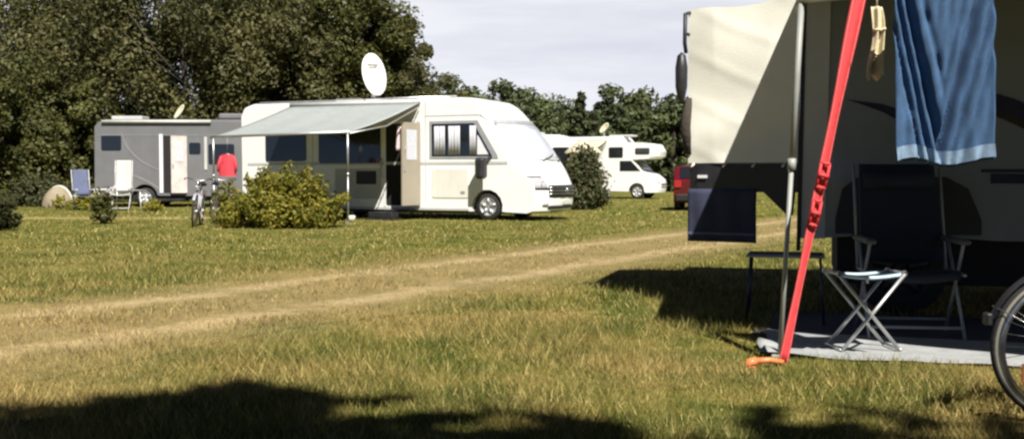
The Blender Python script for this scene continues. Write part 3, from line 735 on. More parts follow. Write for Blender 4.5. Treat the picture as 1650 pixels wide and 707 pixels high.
m = MB(); side_rect(m, 4.0, 4.9, 1.5, 2.2, W2, .015, .06); m.build('window', M['glass'], sc)
def ribbon(mb, pts, w, y):
    n = len(pts)
    for i in range(n-1):
        (x0,z0),(x1,z1) = pts[i], pts[i+1]; dx, dz = x1-x0, z1-z0; l = math.hypot(dx, dz); a = w*(.5+.5*math.sin(PI*(i+.5)/n))
        nx, nz = -dz/l*a, dx/l*a
        mb.prism([(x0-nx,z0-nz),(x1-nx,z1-nz),(x1+nx,z1+nz),(x0+nx,z0+nz)], y, y+.03)
m = MB(); cv = lambda ps, n=14: [tuple((1-t)**2*Vector(ps[0])+2*t*(1-t)*Vector(ps[1])+t*t*Vector(ps[2])) for t in [i/n for i in range(n+1)]]
ribbon(m, cv([(.95,2.62),(1.15,1.7),(2.25,1.3)]), .03, -W2-.012); m.build('swoosh_stripe', M['stripe'], sc); m = MB(); ribbon(m, cv([(1.2,1.15),(1.9,.95),(2.35,.55)]), .04, -W2-.012); m.build('swoosh_stripe', M['stripe'], sc)
m = MB(); side_rect(m, 2.42, 2.80, .5, 2.5, W2, .008, .04); dw = m.build('doorway', M['dark'], sc)
m = MB(); m.box(2.28,2.40,-W2-.02,-W2+.02,.5,2.55); m.build('door_frame', M['blind'], dw)
door_leaf(sc, 3.24, -W2-.03, .5, 2.48, .58, R(42), M['doorpink'])
m = MB(); m.box(2.0,3.2,-W2-.4,-W2,.2,.3,.02); m.build('entry_step', M['black'], sc)
m = MB(); m.box(.2,5.2,-W2+.12,W2-.12,.25,.42); m.build('chassis', M['black'], sc)
for x in (1.75, 5.85):
    for sg in (-1, 1): wheel(sc, x, sg*(W2-.15), .34, .22, sg)
m = MB(); m.box(.35,1.45,-.4,.4,3.08,3.22,.02); m.build('roof_hatch', M['lightgrey'], sc)
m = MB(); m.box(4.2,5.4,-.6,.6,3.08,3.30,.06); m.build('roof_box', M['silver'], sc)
dm = MB(); dish(dm, (2.75,-.4,3.38), .34, .30, (-.75,-.5,.55), .08); dh = dm.build('satellite_dish', M['dishy'], sc)
m = MB(); m.tube([(2.8,-.35,3.06),(2.8,-.35,3.34)], .04, 8); m.build('dish_mast', M['lightgrey'], dh)
m = MB(); m.tube([(.3,-W2-.05,2.98),(4.1,-W2-.05,2.98)], .06, 8); m.build('awning_case', M['lightgrey'], sc)
m = MB(); m.box(.1,5.5,-W2-.008,-W2+.02,2.50,2.53); m.build('trim_line', M['stripe'], sc)
m = MB(); m.box(3.85,3.95,-W2-.03,-W2+.02,1.3,2.45,.01); m.build('trim_line', M['lightgrey'], sc)
# red jacket hanging by the awning edge
jk = MB()
def jf(u, v):
    a = 2*PI*u; w = (.16+.10*min(1, v*4))*(1-.06*sin(v*3)); return (w*cos(a)*1.25, .10*sin(a)*(1+.2*sin(a*3)), -.70*v)
jk.grid(jf, 18, 10); 
for sg in (-1, 1): jk.tube([(sg*.2,0,-.06),(sg*.31,-.02,-.3),(sg*.33,-.05,-.55)], [.07,.065,.05], 8)
jo = jk.build('jacket', M['redcloth']); jo.scale = (.64,.75,.74); jo.location = (px(367, 26.1), 26.1, 1.60); tag(jo, 'red jacket hanging from the pale grey awning bar behind the yellow green bush', 'jacket')
hk = MB(); hk.tube([(-.2,0,-.05),(0,0,.03),(.2,0,-.05)], .012, 6); hk.tube([(0,0,.03),(0,0,.575)], .006, 5); hk.build('coat_hanger', M['alu'], jo)

# ------------------------------------------------------------------ alcove motorhome, caravan, red car
D3 = 52
am = thing('motorhome', 'distant white alcove motorhome with overcab bed and open cream awning', 'motorhome', (px(1030, D3)+.3, D3+1.0, 0), R(-22))
W3 = 1.08
prof = [(-4.3,.5),(-3.3,.42)]+arch(-2.85,.42,.42)+[(-2.3,.38),(-.5,.35)]+arch(0,.42,.35)+[(.5,.3),(1.0,.3),(1.08,.6),(1.02,.9),(.7,1.15),(.3,1.28),(-.25,1.85),(.75,1.9),(1.0,2.0),(1.05,2.25),(.85,2.58),(.3,2.66),(-.7,2.68),(-.9,2.98),(-4.1,2.98),(-4.3,2.8)]
B3 = Body(prof, W3, .1, 1.08, .28, 2.8, .08)
B3.body('body', M['white'], am)
m = MB(); side_rect(m, -.1, .6, 2.1, 2.4, W3, .015, .06); m.build('alcove_window', M['glass'], am)
m = MB(); side_rect(m, -1.4, -.7, 1.95, 2.45, W3, .015, .06); m.build('window', M['glass'], am)
m = MB(); side_rect(m, -3.6, -2.6, 1.6, 2.3, W3, .015, .06); m.build('window', M['glass'], am)
m = MB(); m.prism([(-.85,1.32),(.16,1.32),(-.3,1.8),(-.85,1.8)], -W3-.015, -W3+.02); m.build('cab_window', M['glass'], am)
m = MB(); B3.patch(m, [(.27,1.31),(-.2,1.80)], -.85*W3, .85*W3, .015, 10); m.build('windscreen', M['glass'], am)
m = MB(); B3.patch(m, [(1.06,.55),(1.05,.72)], -.5*W3, .5*W3, .015, 8); m.build('grille', M['black'], am)
for sg in (-1, 1):
    m = MB(); B3.patch(m, [(1.045,.74),(.98,.90)], sg*.55*W3, sg*.92*W3, .015, 5); m.build('headlight', M['lamp'], am)
for x in (0, -2.85):
    for sg in (-1, 1): wheel(am, x, sg*(W3-.14), .34, .21, sg)
dm = MB(); dish(dm, (-1.9,-.3,3.42), .36, .30, (-.6,-.6,.6), .08); dh = dm.build('satellite_dish', M['dishy'], am)
m = MB(); m.tube([(-1.9,-.25,2.96),(-1.88,-.26,3.38)], .05, 8); m.build('dish_mast', M['lightgrey'], dh)
m = MB(); m.box(-1.6,-.4,-.4,.4,2.985,3.06,.02); m.build('roof_hatch', M['lightgrey'], am)
awning(am, (-4.2,-W3-.05,2.78), (-1.5,-W3-.05,2.78), (-4.2,-W3-2.2,2.3), (-1.5,-W3-2.2,2.3), M['creamcloth'], leg_at=(.98,.02))

D4 = 47
cv_ = thing('caravan', 'white caravan half hidden behind the slanting front of the white motorhome', 'caravan', (px(893, D4)-.8, D4+1., 0), R(-14))
prof = [(-2.4,.55),(-.45,.4)]+arch(0,.40,.42)+[(.5,.4),(2.2,.55),(2.35,.9),(2.3,1.5),(2.0,2.4),(1.7,2.72),(1.2,2.85),(-1.9,2.88),(-2.25,2.75),(-2.42,2.2)]
B4 = Body(prof, 1.05, 1.6, 2.35, .2, 2.6, .12); B4.body('body', M['white'], cv_)
m = MB(); side_rect(m, 1.0, 1.75, 1.45, 2.3, 1.05, .015, .08); m.build('window', M['glass'], cv_)
m = MB(); side_rect(m, -1.8, -.4, 1.4, 2.2, 1.05, .015, .08); m.build('window', M['glass'], cv_)
m = MB(); B4.patch(m, [(2.28,1.5),(2.05,2.25)], -.8, .8, .015, 8); m.build('front_window', M['glass'], cv_)
m = MB(); m.box(-.3,.4,-.3,.3,2.87,2.97,.02); m.build('roof_hatch', M['lightgrey'], cv_)
m = MB(); m.tube([(2.2,.5,.5),(3.3,0,.5)], .04, 6); m.tube([(2.2,-.5,.5),(3.3,0,.5)], .04, 6); m.tube([(3.25,0,.5),(3.25,0,.03)], .035, 6); m.build('drawbar', M['greypaint'], cv_)
for sg in (-1, 1): wheel(cv_, 0, sg*.92, .33, .2, sg)
# cream parasol between caravan and alcove motorhome
pr = thing('parasol', 'cream parasol between the white caravan and the alcove motorhome', 'parasol', (px(940, 46), 46, 0))
m = MB()
def pf(u, v):
    a = 2*PI*u; r_ = .8*v*(1-.06*abs(sin(a*4))); return (r_*cos(a), r_*sin(a), 2.62-.55*v**1.4-.05*abs(sin(a*4))*v)
m.grid(pf, 32, 6, thick=(0,0,-.008)); m.build('canopy', M['creamcloth'], pr)
m = MB(); m.tube([(0,0,0),(0,0,2.66)], .022, 8); m.box(-.25,.25,-.25,.25,0,.06,.01); m.build('pole', M['alu'], pr)

rc = thing('car', 'dark red car parked beyond the navy towel', 'car', (px(1137, 35), 35.6, 0), R(78))
prof = [(-1.35,.5),(-1.3,.3),(-1.2,.26)]+arch(-.75,.36,.26)+[(-.3,.22),(1.15,.22)]+arch(1.6,.36,.26)+[(2.05,.26),(2.4,.35),(2.45,.6),(2.3,.82),(1.5,.98),(.7,1.4),(.2,1.46),(-.8,1.42),(-1.15,1.0),(-1.38,.9)]
Bc = Body(prof, .84, 1.6, 2.45, .3, 1.2, .1, rp=5); Bc.body('body', M['redpaint'], rc)
for sgn in (-1, 1):
    m = MB(); y0, y1 = (-.855, -.82) if sgn < 0 else (.82, .855); m.prism([(-.95,1.0),(1.3,1.0),(.65,1.34),(-.72,1.36)], y0, y1); m.build('side_window', M['glass'], rc)
m = MB(); m.prism([(1.42,1.0),(1.46,1.03),(.76,1.41),(.72,1.38)], -.7, .7); m.build('windscreen', M['glass'], rc)
m = MB(); m.prism([(-1.13,1.04),(-1.17,1.02),(-.88,1.36),(-.84,1.38)], -.66, .66); m.build('rear_window', M['glass'], rc)
for sgn in (-1, 1):
    m = MB(); m.box(-1.42,-1.3,min(sgn*.6,sgn*.83),max(sgn*.6,sgn*.83),.72,.95,.02); m.build('tail_lamp', M['tail'], rc)
m = MB(); m.box(-1.40,-1.28,-.78,.78,.30,.52,.03); m.build('bumper', M['black'], rc)
m = MB(); m.box(-1.42,-1.36,-.26,.26,.60,.71,.004); m.build('number_plate', M['paleback'], rc)
for x in (-.75, 1.6):
    for sg in (-1, 1): wheel(rc, x, sg*.74, .31, .19, sg)

# ------------------------------------------------------------------ camping furniture
def rod(mb, a, b, r=.011, n=6): mb.tube([a, b], r, n)
def folding_chair(label, loc, rz, cloth, frame, back_h=1.1, w=.52, arm=None, group=None, seat_h=.42, pad=.03, recl=.22):
    """faces local -y"""
    t = thing('camping_chair', label, 'chair', loc, rz, group); hw = w/2
    m = MB(); m.grid(lambda u, v: ((u-.5)*w*.92, -.24+.48*v, seat_h+.03*(1-v)-.03*sin(PI*u)), 8, 6, thick=(0,0,-pad)); m.build('seat', cloth, t)
    m = MB()
    def bf(u, v):
        q = .012*sin(v*PI*7)
        return ((u-.5)*w*(.92-.06*v), .23+recl*v+.03*sin(PI*u)-q*0, seat_h+.05+(back_h-seat_h-.05)*v)
    m.grid(bf, 8, 14, thick=(0,pad,0)); m.build('backrest', cloth, t)
    for sg in (-1, 1):
        x = sg*hw
        m = MB(); rod(m, (x,.25,seat_h), (x,.25+recl,back_h)); rod(m, (x,-.26,seat_h), (x,.26,seat_h)); m.build('side_frame', frame, t)
        m = MB(); rod(m, (x,-.2,seat_h+.20), (x*1.02,.26,.0)); m.build('leg', frame, t)
        m = MB(); rod(m, (x,.2,seat_h+.20), (x*1.02,-.26,.0)); m.build('leg', frame, t)
        m = MB(); m.box(x-.035,x+.035,-.27,.30,seat_h+.20,seat_h+.235,.012); m.build('armrest', arm or frame, t)
    m = MB(); rod(m, (-hw,.24,.08), (hw,.24,.08)); rod(m, (-hw,-.24,.08), (hw,-.24,.08)); m.build('stretcher', frame, t)
    return t
folding_chair('chair draped in blue cloth beside the rear wall of the dark grey camper', (px(135, 36.2), 36.2, 0), R(35), M['bluecloth'], M['blind'], 1.3, .55)
folding_chair('chair with a tall pale cream backrest in front of the dark grey camper', (px(196, 34.6), 34.6, 0), R(6), M['paleback'], M['blind'], 1.58, .52, seat_h=.5, recl=.1)
folding_chair('reclined pinkish white chair by the garage door of the dark grey camper', (px(163, 36.6), 36.6, 0), R(-60), M['pink'], M['blind'], 1.1, .5, recl=.45)
tb = thing('camping_table', 'low dark camping table beside the tall backed cream chair', 'table', (px(212, 34.9), 34.9, 0))
m = MB(); m.box(-.4,.4,-.3,.3,.62,.65,.008); m.build('tabletop', M['greypaint'], tb)
for x in (-.36,.36):
    for y in (-.26,.26): m = MB(); rod(m, (x,y,.62), (x*1.08,y*1.08,0), .016); m.build('leg', M['blind'], tb)
# dome tent
dt = thing('dome_tent', 'small beige dome tent with a round rim under the trees', 'tent', (px(95, 38), 38, 0), R(165))
m = MB()
def df(u, v):
    a = PI*u; b_ = PI/2*v; return (.55*cos(a)*cos(b_*.98), .55*sin(b_), .72*sin(a)*cos(b_*.98)+.005)
m.grid(df, 16, 8, thick=(0,.01,0)); m.build('tent_cloth', M['beige'], dt)
m = MB(); m.tube([(0.56*cos(PI*i/16), -.01, .73*sin(PI*i/16)+.01) for i in range(17)], .035, 8); m.build('rim', M['paleback'], dt)

# ------------------------------------------------------------------ bicycle
def make_bike(label, loc, rz, framem, lean=0., group=None):
    """wheel plane = local xz, heading +x; origin under the rear hub"""
    t = thing('bicycle', label, 'bicycle', loc, rz, group); r = .345; wb = 1.05
    def bwheel(x):
        c = (x, 0, r); m = MB(); m.lathe([(r-.038,-.014),(r-.012,-.019),(r-.002,-.009),(r,0),(r-.002,.009),(r-.012,.019),(r-.038,.014),(r-.038,-.014)], 64, 'y', c); w = m.build('wheel', M['rubber'], t)
        m = MB(); m.lathe([(r-.027,-.0185),(r-.014,-.0195),(r-.013,-.016),(r-.027,-.0165)], 64, 'y', c); m.lathe([(r-.027,.0165),(r-.014,.0160),(r-.014,.0195),(r-.027,.0185)], 64, 'y', c); m.build('tyre_wall', M['tyrewall'], w)
        m = MB(); m.lathe([(r-.062,-.011),(r-.036,-.013),(r-.036,.013),(r-.062,.011),(r-.062,-.011)], 64, 'y', c); m.build('rim', M['chrome'], w)
        m = MB()
        for k in range(32):
            a = 2*PI*k/32; h = (.022 if k % 2 else -.022); tw = (.5 if k % 4 < 2 else -.5)
            m.tube([(x+.02*cos(a+tw), h, r+.02*sin(a+tw)), (x+(r-.06)*cos(a), h*.2, r+(r-.06)*sin(a))], .0016, 4)
        m.build('spokes', M['chrome'], w)
        m = MB(); m.lathe([(.012,-.05),(.02,-.04),(.016,-.02),(.016,.02),(.02,.04),(.012,.05)], 14, 'y', c); m.build('hub', M['alu'], w)
        for a in (R(215), R(35)):
            p = (x+(r-.13)*cos(a), 0, r+(r-.13)*sin(a)); m = MB(); m.box(p[0]-.026,p[0]+.026,-.012,.012,p[2]-.045,p[2]+.045,.006); m.build('spoke_reflector', M['orange'], w)
        return w
    bwheel(0); bwheel(wb)
    bb = (.44,0,.29); st = (.30,0,.83); ht = (.86,0,.86); hb = (.90,0,.72); fa = (wb,0,r); ra = (0,0,r)
    m = MB()
    for a, b_, q in ((bb, st, .016), (st, ht, .015), (bb, hb, .019), (ht, hb, .018)): m.tube([a, b_], q, 8)
    for sg in (-1, 1):
        m.tube([(.42,sg*.03,.29),(0,sg*.06,r)], .010, 6); m.tube([(.31,sg*.02,.78),(0,sg*.06,r)], .009, 6)
    m.build('frame', framem, t)
    m = MB()
    for sg in (-1, 1): m.tube([(.90,0,.72),(.915,sg*.05,.70),(.98,sg*.055,.52),(wb,sg*.06,r)], [.016,.014,.012,.009], 6)
    m.build('fork', framem, t)
    m = MB(); m.tube([(.86,0,.86),(.845,0,1.0)], .013, 8); m.tube([(.66,-.30,1.02),(.80,-.24,1.04),(.86,-.08,1.0),(.86,.08,1.0),(.80,.24,1.04),(.66,.30,1.02)], .011, 8); hbr = m.build('handlebar', M['chrome'], t)
    for sg in (-1, 1): m = MB(); m.tube([(.56,sg*.325,1.005),(.68,sg*.295,1.022)], .016, 8); m.build('grip', M['rubber'], hbr)
    m = MB(); m.tube([(.30,0,.8),(.275,0,.93)], .013, 8); m.build('seat_post', M['chrome'], t)
    m = MB(); m.grid(lambda u, v: (.13+.28*v, (u-.5)*.19*(1-.8*v**.8)*1.0, .95+.02*(1-v)-.05*(2*abs(u-.5))**3), 8, 10, thick=(0,0,-.035)); m.build('saddle', M['black'], t)
    for cx, a0, a1 in ((0, 12, 160), (wb, 40, 205)):
        m = MB(); rr = r+.03
        m.grid(lambda u, v: (cx+(rr-.012*abs(2*u-1)**2)*cos(R(a0+(a1-a0)*v)), (u-.5)*.055, r+(rr-.012*abs(2*u-1)**2)*sin(R(a0+(a1-a0)*v))), 4, 26); mg = m.build('mudguard', M['black'], t, fix=False)
        e = R(a1); p = Vector((cx+rr*cos(e), 0, r+rr*sin(e)))
        m = MB(); m.box(p.x-.022,p.x+.006,-.028,.028,p.z-.035,p.z+.02,.006); m.build('mud_flap', M['black'], mg)
        m = MB()
        for sg in (-1, 1): m.tube([(cx,sg*.055,r),(cx+rr*cos(R(152)),sg*.03,r+rr*sin(R(152)))], .0025, 4); m.tube([(cx,sg*.055,r),(cx+rr*cos(R(118)),sg*.03,r+rr*sin(R(118)))], .0025, 4)
        m.build('mudguard_stay', M['chrome'], mg)
    m = MB()
    for sg in (-1, 1): m.tube([(-.08,sg*.06,.76),(.26,sg*.05,.77)], .006, 6); m.tube([(-.02,sg*.065,.36),(-.04,sg*.065,.76)], .005, 6)
    for q in (-.08,.05,.18): m.tube([(q,-.06,.765),(q,.06,.765)], .005, 6)
    m.build('luggage_rack', M['black'], t)
    m = MB(); m.box(-.12,-.095,-.03,.03,.70,.74,.008); m.build('rear_light', M['tail'], t)
    m = MB(); m.lathe([(.085,-.006),(.095,0),(.085,.006)], 24, 'y', (.44,-.05,.29)); m.tube([(.44,-.06,.29),(.54,-.07,.16)], .009, 6); m.tube([(.44,.06,.29),(.34,.07,.42)], .009, 6); cr = m.build('crank', M['alu'], t)
    for p in ((.54,-.12,.16),(.34,.12,.42)): m = MB(); m.box(p[0]-.045,p[0]+.045,p[1]-.05,p[1]+.05,p[2]-.012,p[2]+.012,.005); m.build('pedal', M['black'], cr)
    m = MB(); m.tube([(0,-.05,r+.03),(.44,-.05,.385)], .004, 4); m.tube([(0,-.05,r-.03),(.44,-.05,.195)], .004, 4); m.build('chain', M['greypaint'], t)
    m = MB(); m.tube([(.40,.03,.27),(.30,.22,.012)], .009, 6); m.build('kickstand', M['alu'], t)
    m = MB(); m.lathe([(.001,-.03),(.03,-.02),(.035,.02),(.001,.025)], 14, 'x', (.97,0,.86)); m.build('headlight', M['lamp'], t)
    t.rotation_euler = (lean, 0, rz)
    return t
bk = make_bike('dark bicycle parked at the edge of the groundsheet, cut by the picture edge', (2.475, 4.86, 0), R(-4), M['bikeframe'], R(3))
b2 = dup(bk, (px(306, 23.6), 24.4, 0), R(-82), 'grey bicycle parked facing the camera beside the yellow green bush')
b3 = dup(bk, (px(330, 24.6), 25.4, 0), R(-60), 'second bicycle parked behind the grey one beside the bush')
for b_ in (b2,):
    b_.rotation_euler[0] = R(-4)
    for ch in [o for o in COL.objects if o.parent == b_ and o.name.split('.')[0] in ('frame', 'fork', 'mudguard')]:
        ch.data = ch.data.copy(); ch.data.materials[0] = M['bikegrey']

# ------------------------------------------------------------------ near camper on the right
PH = R(15)
C0 = Vector((2.30, 8.80, 0))
TT = Vector((cos(PH), -sin(PH), 0)); NI = Vector((sin(PH), cos(PH), 0))
# local frame: x towards the tail (along TT), y inward
nc = thing('motorhome', 'large shaded grey motorhome with navy graphics and open awning', 'motorhome', C0, -PH)
LEN = 6.0; Wn = 2.2
m = MB()
sidep = [(0.0,.62)]+[(x+.0, z) for x, z in []]+[(.12,.60)]+[(x, z+.06) for x, z in arch(.78,.44,.56, 10)]+[(1.45,.60),(LEN-1.4,.58),(LEN,.66),(LEN,2.7),(LEN-.15,2.92),(.25,2.95),(.10,2.9),(.04,2.75)]
m.prism(sidep, 0, Wn); m.build('body', M['sidegrey'], nc)
m = MB(); m.box(.3,LEN-.2,.1,Wn-.1,.24,.6); m.build('chassis', M['dark'], nc)
# front corner pillar strip, lighter to paint in reflected sky
m = MB(); m.prism([(.015,.6),(.20,.6),(.235,2.9),(.05,2.9)], -.012, .03); m.build('corner_sheen_trim', M['lightgrey'], nc)
m = MB(); m.prism([(-.018,.5),(.014,.5),(.05,2.92),(.016,2.92)], -.02, .06); m.build('rubber_seal', M['black'], nc)
# nose
nose = [(-.005,.012),(-.80,.245),(-.87,.30),(-.87,1.90),(-.80,1.955),(-.005,Wn-.012)]
def plan(mb, pts, z0, z1):
    n = len(pts); mb.add([(x,y,z0) for x,y in pts]+[(x,y,z1) for x,y in pts], [tuple(range(n-1,-1,-1)), tuple(range(n,2*n))]+[(i,(i+1)%n,(i+1)%n+n,i+n) for i in range(n)])
m = MB(); plan(m, nose, 1.19, 2.40); m.build('nose', M['sidegrey'], nc)
grow = [(x*1.03-.0, y+(-.03 if y < 1.1 else .03)) for x, y in nose]
m = MB(); plan(m, grow, .965, 1.195); bp = m.build('bumper', M['black'], nc)
m = MB(); sdir = Vector((-.87,.267-.012,0)).normalized(); snor = Vector((-sdir.y, sdir.x, 0)); snor = snor if snor.y < 0 else -snor
def onsheet(s_, z, o): p = Vector((-.005,.012,0))+sdir*s_+snor*o; return (p.x, p.y, z)
m.add([onsheet(.06,.975,.03), onsheet(.29,.975,.03), onsheet(.08,.78,.03), onsheet(.06,.975,-.12), onsheet(.29,.975,-.12), onsheet(.08,.78,-.12)], [(0,1,2),(5,4,3),(0,3,4,1),(1,4,5,2),(2,5,3,0)])
m.build('wheel_arch_trim', M['black'], bp)
m = MB(); p0 = [onsheet(q, z, .055) for z in (1.08,1.105) for q in (.76,.84)]; p1 = [onsheet(q, z, .02) for z in (1.08,1.105) for q in (.76,.84)]
m.add(p0+p1, [(0,1,3,2),(4,6,7,5),(0,4,5,1),(2,3,7,6),(0,2,6,4),(1,5,7,3)]); m.build('side_marker', M['blind'], bp)
# navy graphics on the side
m = MB()
m.prism([(1.42,1.04),(5.9,1.02),(5.9,1.10),(1.42,1.115)], -.008, .02)
m.prism([(1.35,1.125),(5.9,1.115),(5.9,1.14),(1.35,1.15)], -.006, .02)
m.build('navy_band', M['navy'], nc)
m = MB(); m.prism([(.36,1.70),(.62,1.66),(.62,1.60)], -.008, .02); m.prism([(.62,1.66),(.80,1.60),(.80,1.50),(.62,1.60)], -.0075, .02)
sw = cv([(1.15,1.72),(1.75,1.66),(2.15,1.12)], 12); m.build('navy_arrow', M['navy'], nc)
m = MB(); ribbon(m, sw, .075, -.010)
m.build('navy_swoosh', M['navy'], nc)
m = MB(); sw2 = [(1.32+.75*t, 1.60-.42*t**1.6) for t in [i/10 for i in range(11)]]; ribbon(m, sw2, .03, -.013); m.build('tan_swoosh', M['bark'], nc)
m = MB(); m.prism([(1.75,1.75),(3.2,1.75),(3.2,2.4),(1.75,2.4)], -.02, .02); m.build('window', M['glass'], nc)
m = MB(); m.prism([(.35,1.32),(.68,1.32),(.68,1.62),(.35,1.62)], -.004, .02); m.build('fuel_flap', M['sidegrey'], nc)
m = MB(); m.prism([(.28,.64),(1.36,.64),(1.36,.76),(1.26,1.0),(1.1,1.09),(.45,1.09),(.33,1.0),(.28,.76)], -.016, .03); m.build('wheel_arch', M['black'], nc)
for x in (.78, 4.2):
    for y in (.17, Wn-.17): wheel(nc, x, y, .36, .23, -1 if y < 1 else 1, 'black')
# mirror
m = MB(); a = [onsheet(.93, z, o) for z, o in ((2.46,.02),(2.44,.12),(2.2,.13),(2.12,.10))]; m.tube(a, .018, 6); m.tube([onsheet(.93,2.28,.02), onsheet(.94,2.28,.12)], .014, 6)
mi = m.build('mirror_arm', M['black'], nc)
m = MB(); q = Vector(onsheet(.97,0,.10)); m.lathe([(.001,1.70),(.03,1.74),(.05,1.84),(.052,2.0),(.036,2.1),(.001,2.13)], 14, 'z', (q.x,q.y,0)); m.build('mirror', M['black'], mi)
m = MB(); m.tube([onsheet(.93,1.75,.03), onsheet(.95,1.5,.06), onsheet(.93,1.28,.03)], [.03,.045,.03], 8); m.build('cable_bundle', M['bark'], nc)
# awning
NO = Vector((-.0,-1,0))
aw = awning(nc, (.02,-.05,2.62), (4.2,-.05,2.62), (0,-2.27,2.15), (4.2,-4.12,2.12), M['awnn'], leg_at=(0.004, .985), leg_foot=((-.105,-.02),(.05,0)), sag=.03, legm='polegrey', leg_r=.019)

# cream cover sheet over the nose windscreen
m = MB()
def cf_(u, v):
    s_ = .935*u; z = 1.205+(1.30-.03*u+.012*sin(u*9))*v
    w = .013*sin(9*u+7*v+1)*v+.009*sin(11*(u*.5+v*1.1)+2*sin(4*v))+.009*sin(3*u-9*v)+.005*max(0,sin(21*(v-.35*u)))**3+.025
    tight = min(1, 4*u, 4*(1-u))
    return onsheet(s_, z, .02+max(0, w)*(.4+.6*tight))
m.grid(cf_, 40, 40, thick=(0,0,0)) if False else m.grid(cf_, 40, 40)
for q in (.1,.35,.6,.88): m.tube([onsheet(q,1.2,.03), onsheet(q+.02,1.17,.05)], .01, 5)
def cr_(u, v): p = Vector(cf_(1, v)); return tuple(p + Vector((.0, .14*u, 0)))
m.grid(cr_, 4, 24)
cvr = m.build('windscreen_cover', M['cover'], fix=False); cvr.location = C0; cvr.rotation_euler = (0,0,-PH); tag(cvr, 'cream cloth cover stretched over the nose of the shaded grey motorhome, half in shadow', 'cover')
# navy towel hung below the bumper
m = MB()
m.grid(lambda u, v: onsheet(.33+.60*u, .99-.44*v, .045+.008*sin(u*17+v*2)+.006*sin(v*5)), 24, 10, thick=(0,.006,0))
nt_ = m.build('hanging_towel', M['navycloth']); nt_.location = C0; nt_.rotation_euler = (0,0,-PH); tag(nt_, 'plain navy blue cloth hanging below the black bumper', 'towel')
m = MB(); m.grid(lambda u, v: onsheet(.33+.60*u, .63-.02*v, .056+.008*sin(u*17+.8)), 24, 1); m.build('hem', M['bluecloth'], nt_, fix=False)

# red tension strap from awning bar to the ground
def loc2w(x, y, z): p = C0+TT*x+NI*y; return Vector((p.x, p.y, z))
A = Vector((2.00, 6.34, 2.17)); B_ = Vector((1.56, 6.28, .03))
sp = thing('tension_strap', 'red storm strap running from the awning bar down to a ground peg', 'strap', (B_.x, B_.y, 0))
d_ = (B_-A); ls = d_.length; d_ = d_/ls; sd = d_.cross(Vector((0,1,0))).normalized(); nd = sd.cross(d_)
m = MB()
def sf(u, v):
    w = .040-.017*v+.004*sin(v*14); tw = .35*sin(v*3.3)
    p = A+d_*ls*v-Vector((B_.x,B_.y,0)); return p+(sd*cos(tw)+nd*sin(tw))*(u-.5)*2*w
m.grid(sf, 2, 40, thick=tuple(nd*.006)); wb_ = m.build('webbing', M['redstrap'], sp)
for e_ in (.12, .88):
    m = MB(); m.grid(lambda u, v: tuple(Vector(sf(e_-.04+.08*u, v))-nd*.003), 1, 40); m.build('stitched_edge', M['redstitch'], wb_, fix=False)
for v, s_ in ((.50,.027),(.60,.024)):
    p = A+d_*ls*v-Vector((B_.x,B_.y,0)); m = MB()
    for w_ in (-1, 1): m.tube([p+sd*s_*w_*.9-d_*.07+nd*-.02, p+sd*s_*w_*.9+d_*.07+nd*-.02], .009, 6)
    m.tube([p-sd*s_-d_*.07-nd*.02, p+sd*s_-d_*.07-nd*.02], .011, 6); m.tube([p-sd*s_+d_*.07-nd*.02, p+sd*s_+d_*.07-nd*.02], .011, 6)
    m.tube([p-sd*s_*1.1-nd*.03, p+sd*s_*1.1-nd*.028], .014, 8); m.build('buckle', M['redstrap'], sp)
m = MB(); m.tube([(.0,0,.03),(-.08,-.01,.045),(-.17,-.02,.04)], [.014,.016,.02], 8); m.build('ground_peg', M['orange'], sp)
m = MB(); m.tube([(-.16,-.02,.045),(-.21,-.025,.03),(-.22,-.02,.005),(-.17,-.015,-.002)], [.022,.026,.026,.02], 8); m.build('peg_hook', M['orange'], sp)
# blue towel on the bar
tw0 = Vector((2.06, 6.13, 0))
m = MB(); 
def tf(u, v):
    w = .49+.02*(1-v); x = (u-.5)*w; zt, zb = 2.16, 1.165+.02*sin(u*8)
    z = zt+(zb-zt)*v
    q = abs(u-.52)*2; ph = q*9.0-(v*3.6)            # V folds falling from the corners to the middle
    e = q+.85*v
    f = .012*sin(u*31+v*2)*v*(.5+.5*q)+.006*sin(u*57+v*9)*sin(v*13+u*5)+.03*cos(u*PI*2)*v
    for c_, d_2, w_2 in ((.50,.03,.06),(.80,.10,.075),(1.04,.06,.05),(1.25,.04,.05)):
        f -= d_2*math.exp(-((e-c_-.05*sin(u*7))/w_2)**2)*min(1, 3*v+.4)*(1 if u < .52 or c_ == .80 else .75)
    return (x*.966+.25, -.258*x-.225-f, z)
m.grid(tf, 64, 40, thick=(0,.008,0)); tw = m.build('beach_towel', M['towel']); tw.location = (tw0.x, tw0.y, 0)
tag(tw, 'blue towel with pale hem hanging from the awning bar above the camping chair', 'towel')
m = MB(); m.grid(lambda u, v: tuple(Vector(tf(u, .915+.07*v))+Vector((0,-.006-.012*abs(sin(u*19+v*2))*v,0))), 64, 3); m.build('hem', M['hem'], tw, fix=False)
m = MB()
def pc(u, v):
    w = .052+.030*v-.020*sin(PI*v*1.0)**2; x = (u-.5)*2*w*.62
    return (x+.012*sin(v*5), .018*sin(u*9+v*4)-.012*abs(u-.5)*4*v, -.40*v-.02*v*sin(u*12))
m.grid(pc, 16, 20, thick=(0,.008,0)); m.tube([(0,0,-.01),(0,.0,.11)], .005, 5)
for q in (.33,.68): m.tube([tuple(Vector(pc(u_, q))+Vector((0,-.006,0))) for u_ in (.02,.25,.5,.75,.98)], .009, 6)
cdp = m.build('hanging_cloth', M['cord'], fix=False); cdp.location = (2.065, 6.26, 2.055); tag(cdp, 'narrow cream cloth tied up beside the red strap under the awning bar', 'cloth')

